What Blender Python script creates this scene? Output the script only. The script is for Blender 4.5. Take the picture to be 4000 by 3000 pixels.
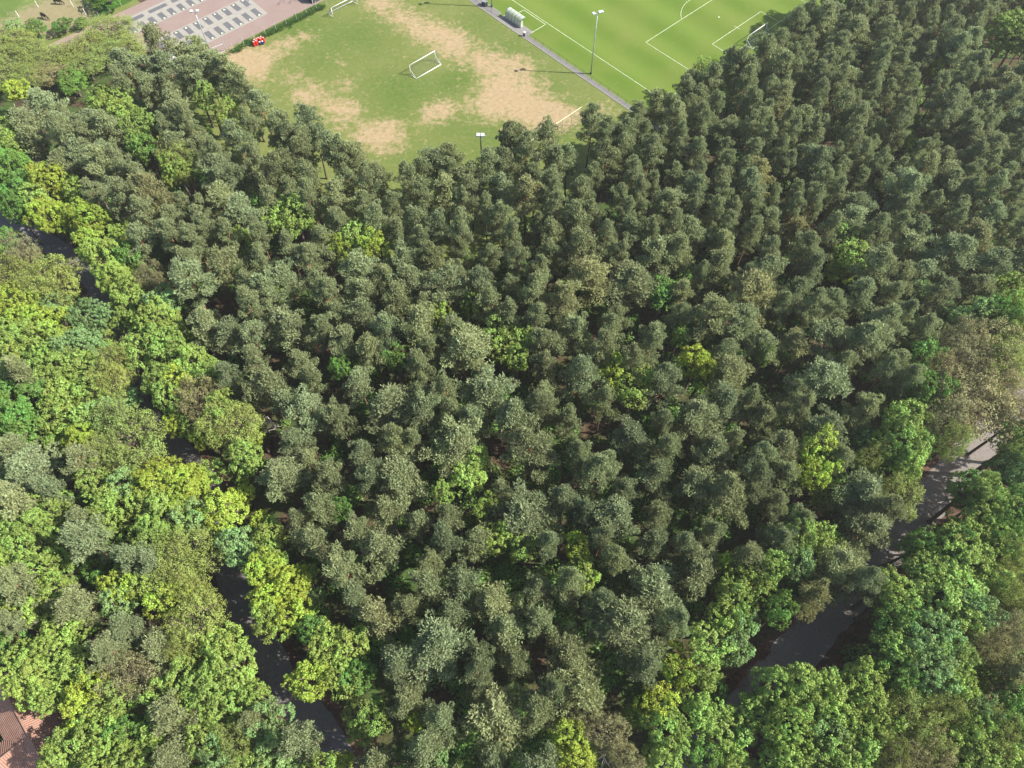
import bpy, bmesh, math, random
import numpy as np
from mathutils import Matrix, Vector

for o in list(bpy.data.objects): bpy.data.objects.remove(o)
SC = bpy.context.scene; COL = SC.collection
R = math.radians

# ------------------------------------------------------------------ camera, sky, sun, exposure
PITCH, ROLL, CAM_H, FPX = 1.05323, 0.00345, 110.282, 2871.7      # drone 110 m up, looking 60 deg down, 4000 px wide
fw = np.array([0, math.cos(PITCH), -math.sin(PITCH)]); r0 = np.array([1., 0, 0]); u0 = np.cross(r0, fw)
RT = r0*math.cos(ROLL)+u0*math.sin(ROLL); UP = -r0*math.sin(ROLL)+u0*math.cos(ROLL)
cd = bpy.data.cameras.new('camera'); cam = bpy.data.objects.new('camera', cd); COL.objects.link(cam)
cd.sensor_width = 36; cd.lens = FPX/4000*36; cd.clip_start = 1; cd.clip_end = 3000
m = Matrix.Identity(4)
for i in range(3):
    m[i][0], m[i][1], m[i][2] = RT[i], UP[i], -fw[i]
m[2][3] = CAM_H
cam.matrix_world = m; SC.camera = cam
SUN_EL = R(42.5); SUN_AZ = math.atan2(-1.24, 16.58)               # from the floodlight's shadow
sdir = Vector((math.cos(SUN_EL)*math.cos(SUN_AZ), math.cos(SUN_EL)*math.sin(SUN_AZ), math.sin(SUN_EL)))
W = bpy.data.worlds.new('World'); SC.world = W; W.use_nodes = True
nt = W.node_tree; bg = nt.nodes['Background']; sk = nt.nodes.new('ShaderNodeTexSky')
sk.sky_type = 'NISHITA'; sk.sun_disc = False; sk.sun_elevation = SUN_EL; sk.sun_rotation = math.pi/2-SUN_AZ
sk.air_density = 1.0; sk.dust_density = 1.5
nt.links.new(sk.outputs[0], bg.inputs[0]); bg.inputs[1].default_value = 0.10
sl = bpy.data.lights.new('sun', 'SUN'); sl.energy = 5.0; sl.angle = R(0.53); sl.color = (1, .955, .88)
so = bpy.data.objects.new('sun', sl); COL.objects.link(so); so.rotation_euler = sdir.to_track_quat('Z', 'Y').to_euler()
so.location = (60, -20, 150)
vs = SC.view_settings; vs.view_transform = 'Standard'; vs.look = 'None'; vs.exposure = 1.0; vs.gamma = 1; vs.use_curve_mapping = False

# ------------------------------------------------------------------ helpers
def at(px, py, z=0.0):
    "ground (or height z) point seen at photo pixel px,py (4000 wide)"
    d = (px-2000)/FPX*RT+(1500-py)/FPX*UP+fw
    t = (z-CAM_H)/d[2]
    return np.array([t*d[0], t*d[1], z])
def pix(X):
    d = np.asarray(X, float)-np.array([0, 0, CAM_H]); zz = d@fw
    return np.stack([2000+FPX*(d@RT)/zz, 1500-FPX*(d@UP)/zz], -1)
GX, GY = 57.106, 156.783                                           # match goal centre; u along goal line, v along touchline
UD = np.array([.7336, .6796]); VD = np.array([.6796, -.7336])
UV_ROT = math.atan2(UD[1], UD[0])
def uv(u, v, z=0.0):
    return Vector((GX+UD[0]*u+VD[0]*v, GY+UD[1]*u+VD[1]*v, z))
def touv(x, y):
    dx, dy = x-GX, y-GY
    return dx*UD[0]+dy*UD[1], dx*VD[0]+dy*VD[1]
def link(name, me, parent=None):
    o = bpy.data.objects.new(name, me); COL.objects.link(o)
    if parent is not None: o.parent = parent
    return o
def tag(o, label=None, cat=None, group=None, kind=None):
    if label: o['label'] = label
    if cat: o['category'] = cat
    if group: o['group'] = group
    if kind: o['kind'] = kind
    return o
def empty(name, loc, rz=0):
    o = bpy.data.objects.new(name, None); COL.objects.link(o); o.location = loc; o.rotation_euler = (0, 0, rz)
    o.empty_display_size = .3
    return o
class MB:
    "collects simple solids into one mesh"
    def __init__(s): s.v = []; s.f = []
    def box(s, c, d, rz=0.0, M=None):
        n = len(s.v); ca, sa = math.cos(rz), math.sin(rz)
        for z in (-1, 1):
            for x, y in ((-1, -1), (1, -1), (1, 1), (-1, 1)):
                X, Y, Z = x*d[0]/2, y*d[1]/2, z*d[2]/2
                s.v.append((c[0]+ca*X-sa*Y, c[1]+sa*X+ca*Y, c[2]+Z))
        s.f += [(n+3, n+2, n+1, n), (n+4, n+5, n+6, n+7)]+[(n+i, n+(i+1) % 4, n+4+(i+1) % 4, n+4+i) for i in range(4)]
        return s
    def tube(s, pts, rad, k=8, cap=True):
        pts = [Vector(p) for p in pts]; n = len(s.v)
        if not hasattr(rad, '__len__'): rad = [rad]*len(pts)
        ref = Vector((.13, .27, .95))
        for i, p in enumerate(pts):
            a = pts[min(i+1, len(pts)-1)]-pts[max(i-1, 0)]
            a.normalize(); x = a.cross(ref if abs(a.dot(ref)) < .95 else Vector((1, 0, 0))); x.normalize(); y = a.cross(x)
            for j in range(k):
                t = 2*math.pi*j/k; s.v.append(tuple(p+(x*math.cos(t)+y*math.sin(t))*rad[i]))
        for i in range(len(pts)-1):
            for j in range(k):
                a, b = n+i*k+j, n+i*k+(j+1) % k; s.f.append((a, b, b+k, a+k))
        if cap: s.f += [tuple(n+j for j in range(k))[::-1], tuple(n+(len(pts)-1)*k+j for j in range(k))]
        return s
    def sheet(s, P):
        n = len(s.v); s.v += [tuple(p) for p in P]; s.f.append(tuple(range(n, n+len(P)))); return s
    def mesh(s, name, mat, smooth=False):
        me = bpy.data.meshes.new(name); me.from_pydata(s.v, [], s.f); me.validate()
        if mat: me.materials.append(mat)
        if smooth: me.polygons.foreach_set('use_smooth', [True]*len(me.polygons))
        me.update(); return me
    def build(s, name, mat, parent=None, smooth=False): return link(name, s.mesh(name, mat, smooth), parent)

# ------------------------------------------------------------------ materials
class NT:
    def __init__(s, name, rough=.8, spec=.25):
        s.m = bpy.data.materials.new(name); s.m.use_nodes = True; s.t = s.m.node_tree; s.b = s.t.nodes['Principled BSDF']
        s.b.inputs['Roughness'].default_value = rough; s.b.inputs['Specular IOR Level'].default_value = spec
        s.g = None
    def n(s, typ, **k):
        x = s.t.nodes.new('ShaderNode'+typ)
        for a, b in k.items():
            if a in x.inputs.keys(): 
                if hasattr(b, 'is_linked') or hasattr(b, 'links'): s.t.links.new(b, x.inputs[a])
                else: x.inputs[a].default_value = b
            else: setattr(x, a, b)
        return x
    def l(s, a, b): s.t.links.new(a, b)
    def pos(s):
        if s.g is None: s.g = s.n('NewGeometry')
        return s.g.outputs['Position']
    def noise(s, scale, detail=4, rough=.55, vec=None):
        x = s.n('TexNoise'); x.inputs['Scale'].default_value = scale; x.inputs['Detail'].default_value = detail; x.inputs['Roughness'].default_value = rough
        s.l(vec if vec is not None else s.pos(), x.inputs['Vector']); return x.outputs['Fac']
    def ramp(s, fac, stops):
        x = s.n('ValToRGB'); e = x.color_ramp.elements
        while len(e) < len(stops): e.new(.5)
        for i, (p, c) in enumerate(stops): e[i].position = p; e[i].color = (*c, 1) if len(c) == 3 else c
        s.l(fac, x.inputs[0]); return x.outputs[0]
    def mix(s, fac, a, b, typ='MIX'):
        x = s.n('MixRGB', blend_type=typ)
        for i, q in ((0, fac), (1, a), (2, b)):
            if isinstance(q, (int, float)): x.inputs[i].default_value = q
            elif isinstance(q, tuple): x.inputs[i].default_value = (*q, 1)
            else: s.l(q, x.inputs[i])
        return x.outputs[0]
    def math(s, op, a, b=None, c=None):
        x = s.n('Math', operation=op)
        for i, q in enumerate((a, b, c)):
            if q is None: continue
            if isinstance(q, (int, float)): x.inputs[i].default_value = q
            else: s.l(q, x.inputs[i])
        return x.outputs[0]
    def attr(s, name, typ='GEOMETRY'): return s.n('Attribute', attribute_name=name, attribute_type=typ)
    def color(s, c):
        if isinstance(c, tuple): s.b.inputs['Base Color'].default_value = (*c, 1)
        else: s.l(c, s.b.inputs['Base Color'])
        return s
    def bump(s, h, strength=.4, dist=.05):
        x = s.n('Bump'); x.inputs['Strength'].default_value = strength; x.inputs['Distance'].default_value = dist
        s.l(h, x.inputs['Height']); s.l(x.outputs[0], s.b.inputs['Normal']); return s
def flat(name, c, rough=.6, spec=.3, metal=0, var=.12, scale=2.0):
    k = NT(name, rough, spec); k.b.inputs['Metallic'].default_value = metal
    nz = k.noise(scale, 5, .65); lo = tuple(x*(1-var) for x in c); hi = tuple(min(1, x*(1+var)) for x in c)
    k.color(k.ramp(nz, [(.3, lo), (.7, hi)])); return k.m

def mat_leaf(name, trans=.25, rough=.55, spec=.3):
    k = NT(name, rough, spec)
    oi = k.n('ObjectInfo'); tn = k.attr('tint')
    base = oi.outputs['Color']
    hs = k.n('HueSaturation'); k.l(base, hs.inputs['Color'])
    k.l(k.math('MULTIPLY_ADD', tn.outputs['Fac'], .05, .475), hs.inputs['Hue'])
    k.l(k.math('MULTIPLY_ADD', tn.outputs['Fac'], .75, .62), hs.inputs['Value'])
    k.color(hs.outputs[0])
    tr = k.n('BsdfTranslucent'); k.l(hs.outputs[0], tr.inputs['Color'])
    ms = k.n('MixShader'); ms.inputs[0].default_value = trans
    k.l(k.b.outputs[0], ms.inputs[1]); k.l(tr.outputs[0], ms.inputs[2])
    k.l(ms.outputs[0], k.t.nodes['Material Output'].inputs[0]); return k.m
M = {}
M['leaf'] = mat_leaf('leaf', .32, .5, .25)
M['needle'] = mat_leaf('needle', .32, .6, .12)
def mat_bark():
    k = NT('pine_bark', .9, .1); nz = k.noise(1.3, 4)
    z = k.n('SeparateXYZ'); k.l(k.pos(), z.inputs[0])
    up = k.math('MULTIPLY_ADD', z.outputs[2], .08, -.35)
    c = k.ramp(k.math('ADD', up, nz), [(.45, (.11, .085, .065)), (.85, (.30, .17, .09))]); k.color(c)
    k.bump(k.noise(9, 5), .6, .03); return k.m
M['pine_bark'] = mat_bark()
M['bark'] = flat('bark', (.13, .105, .08), .9, .1, var=.4, scale=3)
M['dead'] = flat('dead_wood', (.42, .37, .31), .85, .1, var=.3, scale=3)
def mat_floor():
    k = NT('forest_floor', .95, .05)
    a = k.noise(.11, 6, .6); b = k.noise(1.7, 6, .7); c = k.noise(.35, 5, .6)
    col = k.ramp(b, [(.3, (.035, .026, .016)), (.5, (.075, .052, .032)), (.72, (.15, .10, .062))])
    col = k.mix(k.ramp(k.math('ADD', k.math('MULTIPLY', a, .6), k.math('MULTIPLY', c, .4)), [(.44, (0, 0, 0)), (.56, (1, 1, 1))]), col,
                k.ramp(b, [(.3, (.028, .05, .014)), (.7, (.080, .135, .035))]))
    k.color(col).bump(b, .9, .15); return k.m
M['floor'] = mat_floor()
def mat_worn():
    k = NT('worn_grass', .95, .05)
    w = k.attr('wear').outputs['Fac']; g = k.attr('lush').outputs['Fac']
    n1 = k.noise(1.1, 7, .72); n2 = k.noise(.28, 5, .6); n3 = k.noise(5.5, 4, .7)
    green = k.ramp(n2, [(.25, (0.110, 0.142, 0.032)), (.5, (0.128, 0.158, 0.042)), (.75, (0.160, 0.175, 0.056))])
    green = k.mix(g, green, (0.080, 0.128, 0.024))
    green = k.mix(k.ramp(n1, [(.42, (0, 0, 0)), (.7, (.55, .55, .55))]), green, (0.190, 0.190, 0.070))
    tan = k.ramp(n1, [(.3, (0.257, 0.191, 0.090)), (.6, (0.343, 0.261, 0.156)), (.8, (0.390, 0.304, 0.203))])
    n4 = k.noise(.45, 5, .65)
    f = k.math('ADD', k.math('MULTIPLY', w, .82), k.math('MULTIPLY_ADD', k.math('ADD', k.math('MULTIPLY', n1, .45), k.math('MULTIPLY', n4, .55)), 3.0, -1.5))
    f = k.ramp(f, [(.30, (0, 0, 0)), (.62, (.65, .65, .65)), (.85, (1, 1, 1))])
    k.color(k.mix(f, green, tan)).bump(n3, .5, .05); return k.m
M['worn'] = mat_worn()
def mat_pitch():
    k = NT('pitch_grass', .9, .08)
    mp = k.n('Mapping'); mp.inputs['Location'].default_value = (0, 0, 0)
    d = k.n('VectorMath', operation='DOT_PRODUCT'); k.l(k.pos(), d.inputs[0]); d.inputs[1].default_value = (UD[0], UD[1], 0)
    n2 = k.noise(.09, 4); n1 = k.noise(1.6, 6, .7); n3 = k.noise(6, 3, .7)
    s = k.math('SINE', k.math('MULTIPLY_ADD', d.outputs['Value'], 2*math.pi/10.6, k.math('MULTIPLY', n2, .7)))
    s = k.math('MULTIPLY_ADD', s, .8, .5)
    sn = k.math('ADD', k.math('MULTIPLY', s, .42), k.math('MULTIPLY', n1, .58))
    c = k.ramp(sn, [(.05, (0.088, 0.146, 0.018)), (.95, (0.135, 0.196, 0.034))])
    c = k.mix(k.ramp(n2, [(.42, (0, 0, 0)), (.75, (.55, .55, .55))]), c, (0.165, 0.183, 0.045))
    n5 = k.noise(.5, 6, .7); c = k.mix(k.ramp(n5, [(.55, (0, 0, 0)), (.8, (.5, .5, .5))]), c, (.19, .18, .07))
    c = k.mix(k.ramp(n3, [(.35, (.35, .35, .35)), (.55, (0, 0, 0))]), c, (0.078, 0.133, 0.012))
    k.color(c).bump(n3, .4, .03); return k.m
M['pitch'] = mat_pitch()
def mat_meadow():
    k = NT('meadow_grass', .95, .05); w = k.attr('wear').outputs['Fac']
    n1 = k.noise(.8, 6, .7); n2 = k.noise(.2, 4)
    green = k.ramp(n2, [(.3, (0.098, 0.148, 0.035)), (.7, (0.164, 0.203, 0.058))])
    green = k.mix(k.attr('lush').outputs['Fac'], green, (0.047, 0.105, 0.016))
    tan = k.ramp(n1, [(.3, (0.195, 0.172, 0.078)), (.7, (0.257, 0.218, 0.129))])
    k.color(k.mix(k.ramp(k.math('ADD', w, k.math('MULTIPLY_ADD', n1, 1.4, -.7)), [(.3, (0, 0, 0)), (.8, (1, 1, 1))]), green, tan)).bump(n1, .5, .08); return k.m
M['meadow'] = mat_meadow()
def mat_brick():
    k = NT('brick_paving', .9, .1)
    mp = k.n('Mapping'); mp.inputs['Rotation'].default_value = (0, 0, -UV_ROT); k.l(k.pos(), mp.inputs['Vector'])
    b = k.n('TexBrick'); k.l(mp.outputs[0], b.inputs['Vector']); b.inputs['Scale'].default_value = 3.5
    b.inputs['Color1'].default_value = (0.226, 0.160, 0.140, 1); b.inputs['Color2'].default_value = (0.273, 0.195, 0.168, 1); b.inputs['Mortar'].default_value = (0.195, 0.156, 0.133, 1)
    n = k.noise(.25, 5, .6); k.color(k.mix(k.ramp(n, [(.3, (.0, .0, .0)), (.75, (.5, .5, .5))]), b.outputs['Color'], (0.281, 0.222, 0.191))); return k.m
M['brick'] = mat_brick()
M['concrete'] = flat('light_concrete', (0.289, 0.269, 0.234), .9, .1, var=.1, scale=1.2)
M['bay'] = flat('dark_grey_bay_paving', (0.121, 0.121, 0.125), .9, .1, var=.14, scale=1.6)
M['path'] = flat('grey_path_slabs', (0.211, 0.199, 0.187), .9, .1, var=.22, scale=2.5)
M['kerb'] = flat('pale_kerb_stone', (0.343, 0.320, 0.273), .9, .1, var=.15, scale=2)
def mat_asphalt(name, a, b, patch_col):  # third colour: random surface patches, brown leaf litter on road and lane
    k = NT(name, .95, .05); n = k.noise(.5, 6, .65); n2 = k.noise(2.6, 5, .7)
    c = k.ramp(n, [(.3, a), (.7, b)]); c = k.mix(k.ramp(k.math('ADD', k.math('MULTIPLY', n2, .6), k.math('MULTIPLY', n, .4)), [(.49, (0, 0, 0)), (.60, (.85, .85, .85))]), c, patch_col)
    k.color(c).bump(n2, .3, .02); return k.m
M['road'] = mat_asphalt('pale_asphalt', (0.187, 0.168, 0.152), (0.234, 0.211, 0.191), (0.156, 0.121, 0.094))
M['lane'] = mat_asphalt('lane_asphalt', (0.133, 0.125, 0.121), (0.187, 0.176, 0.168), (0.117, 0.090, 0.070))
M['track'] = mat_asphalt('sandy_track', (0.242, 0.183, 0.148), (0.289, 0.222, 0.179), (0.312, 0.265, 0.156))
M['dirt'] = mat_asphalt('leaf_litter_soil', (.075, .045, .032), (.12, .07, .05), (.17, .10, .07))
M['white'] = flat('white_paint', (.80, .79, .76), .45, .4, var=.05)
M['line'] = flat('white_line_marking', (.55, .60, .42), .9, .1, var=.4, scale=2.2)
M['galv'] = flat('galvanised_steel', (.50, .51, .51), .4, .5, metal=.5, var=.12)
M['dark_steel'] = flat('dark_steel', (.05, .055, .06), .5, .4, var=.2)
M['lamp_face'] = flat('lamp_face', (.72, .73, .72), .3, .5, var=.06)
M['red'] = flat('red_vinyl', (.60, .03, .02), .4, .5, var=.15)
M['red_top'] = flat('pink_white_cap', (.72, .46, .38), .6, .3, var=.1)
M['navy'] = flat('navy_vinyl', (.02, .03, .12), .4, .5, var=.2)
M['green_wire'] = flat('green_coated_wire', (.06, .085, .055), .5, .3, var=.2)
M['pale_post'] = flat('pale_grey_post', (.42, .41, .35), .7, .2, var=.15)
M['yellow_rail'] = flat('pale_yellow_rail', (.62, .60, .38), .6, .3, var=.1)
M['shelter'] = None
k = NT('milky_polycarbonate', .25, .5); k.color((.62, .66, .54)); k.b.inputs['Transmission Weight'].default_value = .35; k.b.inputs['Alpha'].default_value = .85
M['shelter'] = k.m
M['bench'] = flat('white_seat_plastic', (.75, .70, .62), .5, .4, var=.05)
M['bluesign'] = flat('blue_sign_face', (.03, .25, .62), .4, .5, var=.08)
M['container'] = flat('dark_navy_cladding', (.022, .028, .045), .5, .4, var=.2)
M['greypanel'] = flat('grey_panel', (.22, .22, .23), .7, .2, var=.15)
M['horse'] = flat('black_brown_coat', (.018, .014, .012), .45, .4, var=.3, scale=5)
M['horse_white'] = flat('white_coat', (.62, .58, .52), .6, .3, var=.1)
def mat_roof():
    k = NT('clay_roof_tile', .85, .15); n = k.noise(.9, 5, .7); n2 = k.noise(6, 3, .6)
    c = k.ramp(n, [(.3, (0.288, 0.160, 0.116)), (.7, (0.376, 0.228, 0.172))]); k.color(k.mix(k.ramp(n2, [(.4, (0, 0, 0)), (.7, (.5, .5, .5))]), c, (0.232, 0.132, 0.096))); return k.m
M['roof'] = mat_roof()
M['render'] = flat('pale_wall_render', (.62, .58, .52), .9, .1, var=.08)
M['bluegrey'] = flat('shade_toned_flat_roof', (.06, .075, .10), .85, .1, var=.15)  # dark blue tone: shadow over the flat roof put into its colour
M['glass'] = flat('dark_glass', (.03, .04, .05), .08, .6, var=.1)
M['net'] = flat('grey_net_cord', (.14, .15, .14), .8, .1, var=.1)

def rect(u0_, u1, v0, v1, z): return [uv(u0_, v0, z), uv(u0_, v1, z), uv(u1, v1, z), uv(u1, v0, z)]
def up_face(P):
    a = (P[1]-P[0]).cross(P[2]-P[0]); return P if a.z > 0 else P[::-1]
def sheet(name, P, mat, parent=None, kind='structure'):
    P = up_face([Vector(p) for p in P]); o = MB().sheet(P).build(name, mat, parent)
    if kind and parent is None: o['kind'] = kind
    return o
def grid(name, u0_, u1, v0, v1, step, z, mat, fields):
    nu, nv = int((u1-u0_)/step)+1, int((v1-v0)/step)+1
    U, V = np.meshgrid(np.linspace(u0_, u1, nu), np.linspace(v0, v1, nv), indexing='ij')
    X = GX+UD[0]*U+VD[0]*V; Y = GY+UD[1]*U+VD[1]*V
    P = np.stack([X, Y, np.full_like(X, z)], -1).reshape(-1, 3)
    i = np.arange(nu*nv).reshape(nu, nv); F = np.stack([i[:-1, :-1], i[:-1, 1:], i[1:, 1:], i[1:, :-1]], -1).reshape(-1, 4)
    me = bpy.data.meshes.new(name); me.from_pydata(P.tolist(), [], F.tolist()); me.materials.append(mat)
    me.flip_normals() if me.polygons[0].normal.z < 0 else None
    for an, arr in fields(P[:, 0], P[:, 1]).items():
        a = me.attributes.new(an, 'FLOAT', 'POINT'); a.data.foreach_set('value', arr.astype(np.float32))
    o = link(name, me); o['kind'] = 'structure'; return o
def blobs(X, Y, L):
    s = np.zeros_like(X)
    for px, py, r, amp in L:
        c = at(px, py); s += amp*np.exp(-(((X-c[0])**2+(Y-c[1])**2)/(r*r)))
    return s

# ------------------------------------------------------------------ the setting: ground, fields, roads
sheet('forest_floor', [(-900, -600, 0), (900, -600, 0), (900, 1200, 0), (-900, 1200, 0)], M['floor'])
def worn_fields(X, Y):
    w = blobs(X, Y, [(1480, 10, 4.5, .9), (1580, 70, 5, .75), (1700, 130, 5, .8), (1790, 150, 4, .6), (1650, 120, 4, .35), (1880, 230, 5, .75), (1760, 200, 4, .6),
                     (1960, 340, 6, .85), (2050, 420, 6, .9), (1900, 420, 4.5, .75), (2130, 470, 5, .85), (2180, 440, 4, .5), (2250, 460, 4, .45), (1980, 260, 5, .5), (2050, 250, 4, .4),
                     (1690, 450, 3.5, .75), (1740, 420, 3.5, .6), (1480, 525, 4.5, .75), (1530, 500, 3, .4), (1420, 540, 4, .45), (1540, 570, 4, .4), (2360, 430, 3, .55), (2100, 330, 4, .35),
                     (930, 240, 5, .85), (990, 260, 4.5, .55), (1040, 215, 4, .6), (1120, 170, 3.5, .6), (1200, 140, 3, .5), (860, 215, 4, .7), (1000, 310, 4, .4), (900, 215, 4, .4),
                     (1150, 300, 3, .5), (1220, 390, 4, .5), (1350, 330, 3, .55), (1370, 430, 3.5, .6), (1300, 410, 3.5, .5), (1240, 330, 2.5, .3), (1170, 370, 4, .45), (1330, 470, 4, .4), (1300, 230, 2, .35), (1340, 250, 1.5, .35)])
    g = blobs(X, Y, [(1300, 160, 7, .6), (1420, 120, 6, .7), (1240, 250, 5, .6), (1480, 190, 5, .4), (1500, 330, 7, .6), (1600, 350, 6, .7), (1760, 330, 4, .9), (1800, 300, 3, .7), (1200, 90, 5, .8), (1120, 120, 4, .7),
                     (1870, 90, 5, .7), (2000, 190, 6, .7), (2150, 330, 6, .5), (1900, 550, 8, .7), (1760, 500, 4, .4), (2200, 520, 6, .8), (1600, 620, 6, .5), (1550, 420, 4, .5)])
    return {'wear': np.clip(w*.92+.13, 0, 1.2), 'lush': np.clip(g, 0, 1)}
grid('training_field', -112, -40.2, -80.9, 6, .6, .02, M['worn'], worn_fields)
pitch = sheet('football_pitch', rect(-38.9, 45, -120, 9, .02), M['pitch'])
pitch['kind'] = 'structure'
def field_line(pts, w=.105, z=.045):
    b = MB()
    for a, c in zip(pts[:-1], pts[1:]):
        a = Vector((*a, 0)); c = Vector((*c, 0)); d = (c-a).normalized(); n = Vector((-d.y, d.x, 0))*w/2
        P = [a+n-d*w/2, a-n-d*w/2, c-n+d*w/2, c+n+d*w/2]; b.sheet(up_face([uv(p.x, p.y, z) for p in P]))
    return b.build('line_marking', M['line'], pitch)
field_line([(-32.2, -110), (-32.2, -.3)]); field_line([(-32.3, 0), (32.2, 0)], z=.049)
field_line([(-20.16, -.2), (-20.16, -16.5), (20.16, -16.5), (20.16, -.2)], z=.053)
field_line([(-9.16, -.2), (-9.16, -5.5), (9.16, -5.5), (9.16, -.2)], z=.053)
field_line([(9.15*math.sin(t), -11-9.15*math.cos(t)) for t in np.linspace(-.92, .92, 24)], z=.057)
field_line([(0, -6.3), (0, -4.7)], z=.061); field_line([(0, -11.12), (0, -10.88)], w=.24)
field_line([(-37.3, -45), (-32.85, -44.8), (-32.85, -37.2), (-37.3, -37.2)], w=.12, z=.053)
sheet('paved_path', rect(-40.0, -38.75, -75, 8, .03), M['path'])
ws = sheet('dugout_apron', rect(-38.75, -36.9, -46.6, -37.0, .034), M['path'])
sheet('paved_path', rect(-38.75, -37.6, -75, -47.5, .034), M['path'])
kb = MB()
for i in range(83):
    v = -75+i; c = uv(-40.1, v+.5, .05); kb.box(c, (.14, .98, .12), UV_ROT)
kerb = kb.build('kerb', M['kerb']); kerb['kind'] = 'structure'
# car park
sheet('car_park', rect(-108, -46, -110.2, -80.9, .02), M['brick'])
cb = [(-107.6, -78.9, -107.0, -100.2), (-107.6, -79.4, -94.95, -85.6)]
for c in cb: sheet('bay_surround', rect(*c, .03), M['concrete'])
def bay_mark(u, v):
    b = MB(); z = .046
    for k_, (du, dv, rr) in enumerate(((0, 0, .2), (-.16, .2, .14), (.16, .2, .14), (0, -.16, .12))):
        b.sheet([uv(u+du+rr*math.cos(t), v+dv+rr*math.sin(t), z+.003*k_) for t in np.linspace(0, 2*math.pi, 11)[:-1]][::-1])
    return b
def bay(u0_, v0, v1, mv, w=1.36):
    o = sheet('parking_bay', rect(u0_, u0_+w, v0, v1, .04), M['bay'], None)
    if mv is not None: bay_mark(u0_+w/2, mv).build('bay_marking', M['line'], o)
for i in range(-3, 9): bay(-99.4+2.58*i, -103.5, -100.5, -100.95)
for i in range(-5, 5): bay(-92.3+2.62*i, -94.55, -91.3, -94.1)
for i in range(-5, 5): bay(-92.25+2.58*i, -89.6, -86.15, -86.6)
for a, b_ in ((-105, -101.8), (-100.4, -95.6), (-94.2, -89.4), (-88, -83.2)): bay(a, -106.1, -104.8, None, b_-a)
sheet('sandy_track', rect(-175, -140, -110.9, -107.4, .024), M['track']); sheet('verge_strip', rect(-175, -100, -112.2, -110.2, .03), M['worn'])
sheet('sandy_track', rect(-140.1, -105, -110.9, -106.6, .028), M['track'])
def meadow_fields(X, Y):
    w = blobs(X, Y, [(230, 60, 7, .6), (170, 75, 5, .6), (280, 45, 5, .4), (120, 60, 5, .4), (60, 120, 6, .3), (200, 110, 4, .6), (20, 115, 4, .6), (330, 75, 3, .3), (220, 0, 3, .4)])
    g = blobs(X, Y, [(400, 25, 6, 1.), (350, 40, 4, .6), (450, 0, 5, .8), (30, 90, 4, .4), (5, 10, 5, .4)])
    return {'wear': np.clip(w+.1, 0, 1), 'lush': np.clip(g, 0, 1)}
grid('meadow', -190, -85, -190, -112.2, 1.2, .02, M['meadow'], meadow_fields)
def ribbon(name, pts, w, z, mat):
    pts = [np.array(p[:2], float) for p in pts]
    # smooth
    for _ in range(2):
        q = [pts[0]]
        for a, b in zip(pts[:-1], pts[1:]): q += [a*.75+b*.25, a*.25+b*.75]
        q.append(pts[-1]); pts = q
    q = []
    for a, b in zip(pts[:-1], pts[1:]):
        k_ = max(1, int(np.linalg.norm(b-a)/.7)); q += [a+(b-a)*i/k_ for i in range(k_)]
    pts = q+[pts[-1]]; rg = random.Random(len(pts)); jl = jr = 0.
    v = []; f = []
    for i, p in enumerate(pts):
        jl = .7*jl+rg.gauss(0, .16); jr = .7*jr+rg.gauss(0, .16)
        d = pts[min(i+1, len(pts)-1)]-pts[max(i-1, 0)]; d /= np.linalg.norm(d); n = np.array([-d[1], d[0]])*w/2
        v += [(*(p-n*(1+jl/w*2)), z), (*(p+n*(1+jr/w*2)), z)]
    for i in range(len(pts)-1): f.append((2*i, 2*i+2, 2*i+3, 2*i+1))
    me = bpy.data.meshes.new(name); me.from_pydata(v, [], f); me.materials.append(mat); me.update()
    if me.polygons[0].normal.z < 0: me.flip_normals()
    o = link(name, me); o['kind'] = 'structure'; return o
LANE = [(-112, 104)]+[at(*q) for q in [(130, 915), (240, 975), (350, 1070), (430, 1230), (480, 1430), (550, 1600), (650, 1730), (800, 1870), (850, 2000), (890, 2150), (930, 2330), (985, 2470), (1060, 2580), (1140, 2740), (1260, 2850), (1330, 2990)]]+[(-14, -12), (0, -40)]
ribbon('lane_verge', LANE, 7.0, .02, M['dirt'])
ribbon('asphalt_lane', LANE, 4.2, .03, M['lane'])
RV = 90.9
ribbon('road_verge', [uv(30, RV)[:], uv(-180, RV)[:]], 9.5, .02, M['dirt'])
ribbon('asphalt_road', [uv(30, RV)[:], uv(-66, RV)[:], uv(-120, RV-1)[:], uv(-180, RV-2.5)[:]], 5.4, .03, M['road'])

# ------------------------------------------------------------------ tree builders
rng = np.random.default_rng(11)
def unit(a): return a/np.maximum(np.linalg.norm(a, axis=-1, keepdims=True), 1e-9)
def leaf_mesh(name, C, A, B, tint, mat):
    "diamond-ish quads: centre C, half axes A (long) and B (wide)"
    n = len(C); V = np.empty((n, 4, 3), np.float32)
    V[:, 0] = C-A; V[:, 1] = C-A*.1+B; V[:, 2] = C+A; V[:, 3] = C-A*.1-B
    me = bpy.data.meshes.new(name); me.vertices.add(n*4); me.vertices.foreach_set('co', V.ravel())
    me.loops.add(n*4); me.loops.foreach_set('vertex_index', np.arange(n*4, dtype=np.int32))
    me.polygons.add(n); me.polygons.foreach_set('loop_start', np.arange(0, n*4, 4, dtype=np.int32))
    me.polygons.foreach_set('loop_total', np.full(n, 4, np.int32))
    me.materials.append(mat); a = me.attributes.new('tint', 'FLOAT', 'POINT'); a.data.foreach_set('value', np.repeat(tint, 4).astype(np.float32))
    me.update(); me.validate(); return me
def rand_dirs(n): return unit(rng.normal(size=(n, 3)))
def perp(d):
    r = rand_dirs(len(d)); x = np.cross(d, r); return unit(x)
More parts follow.
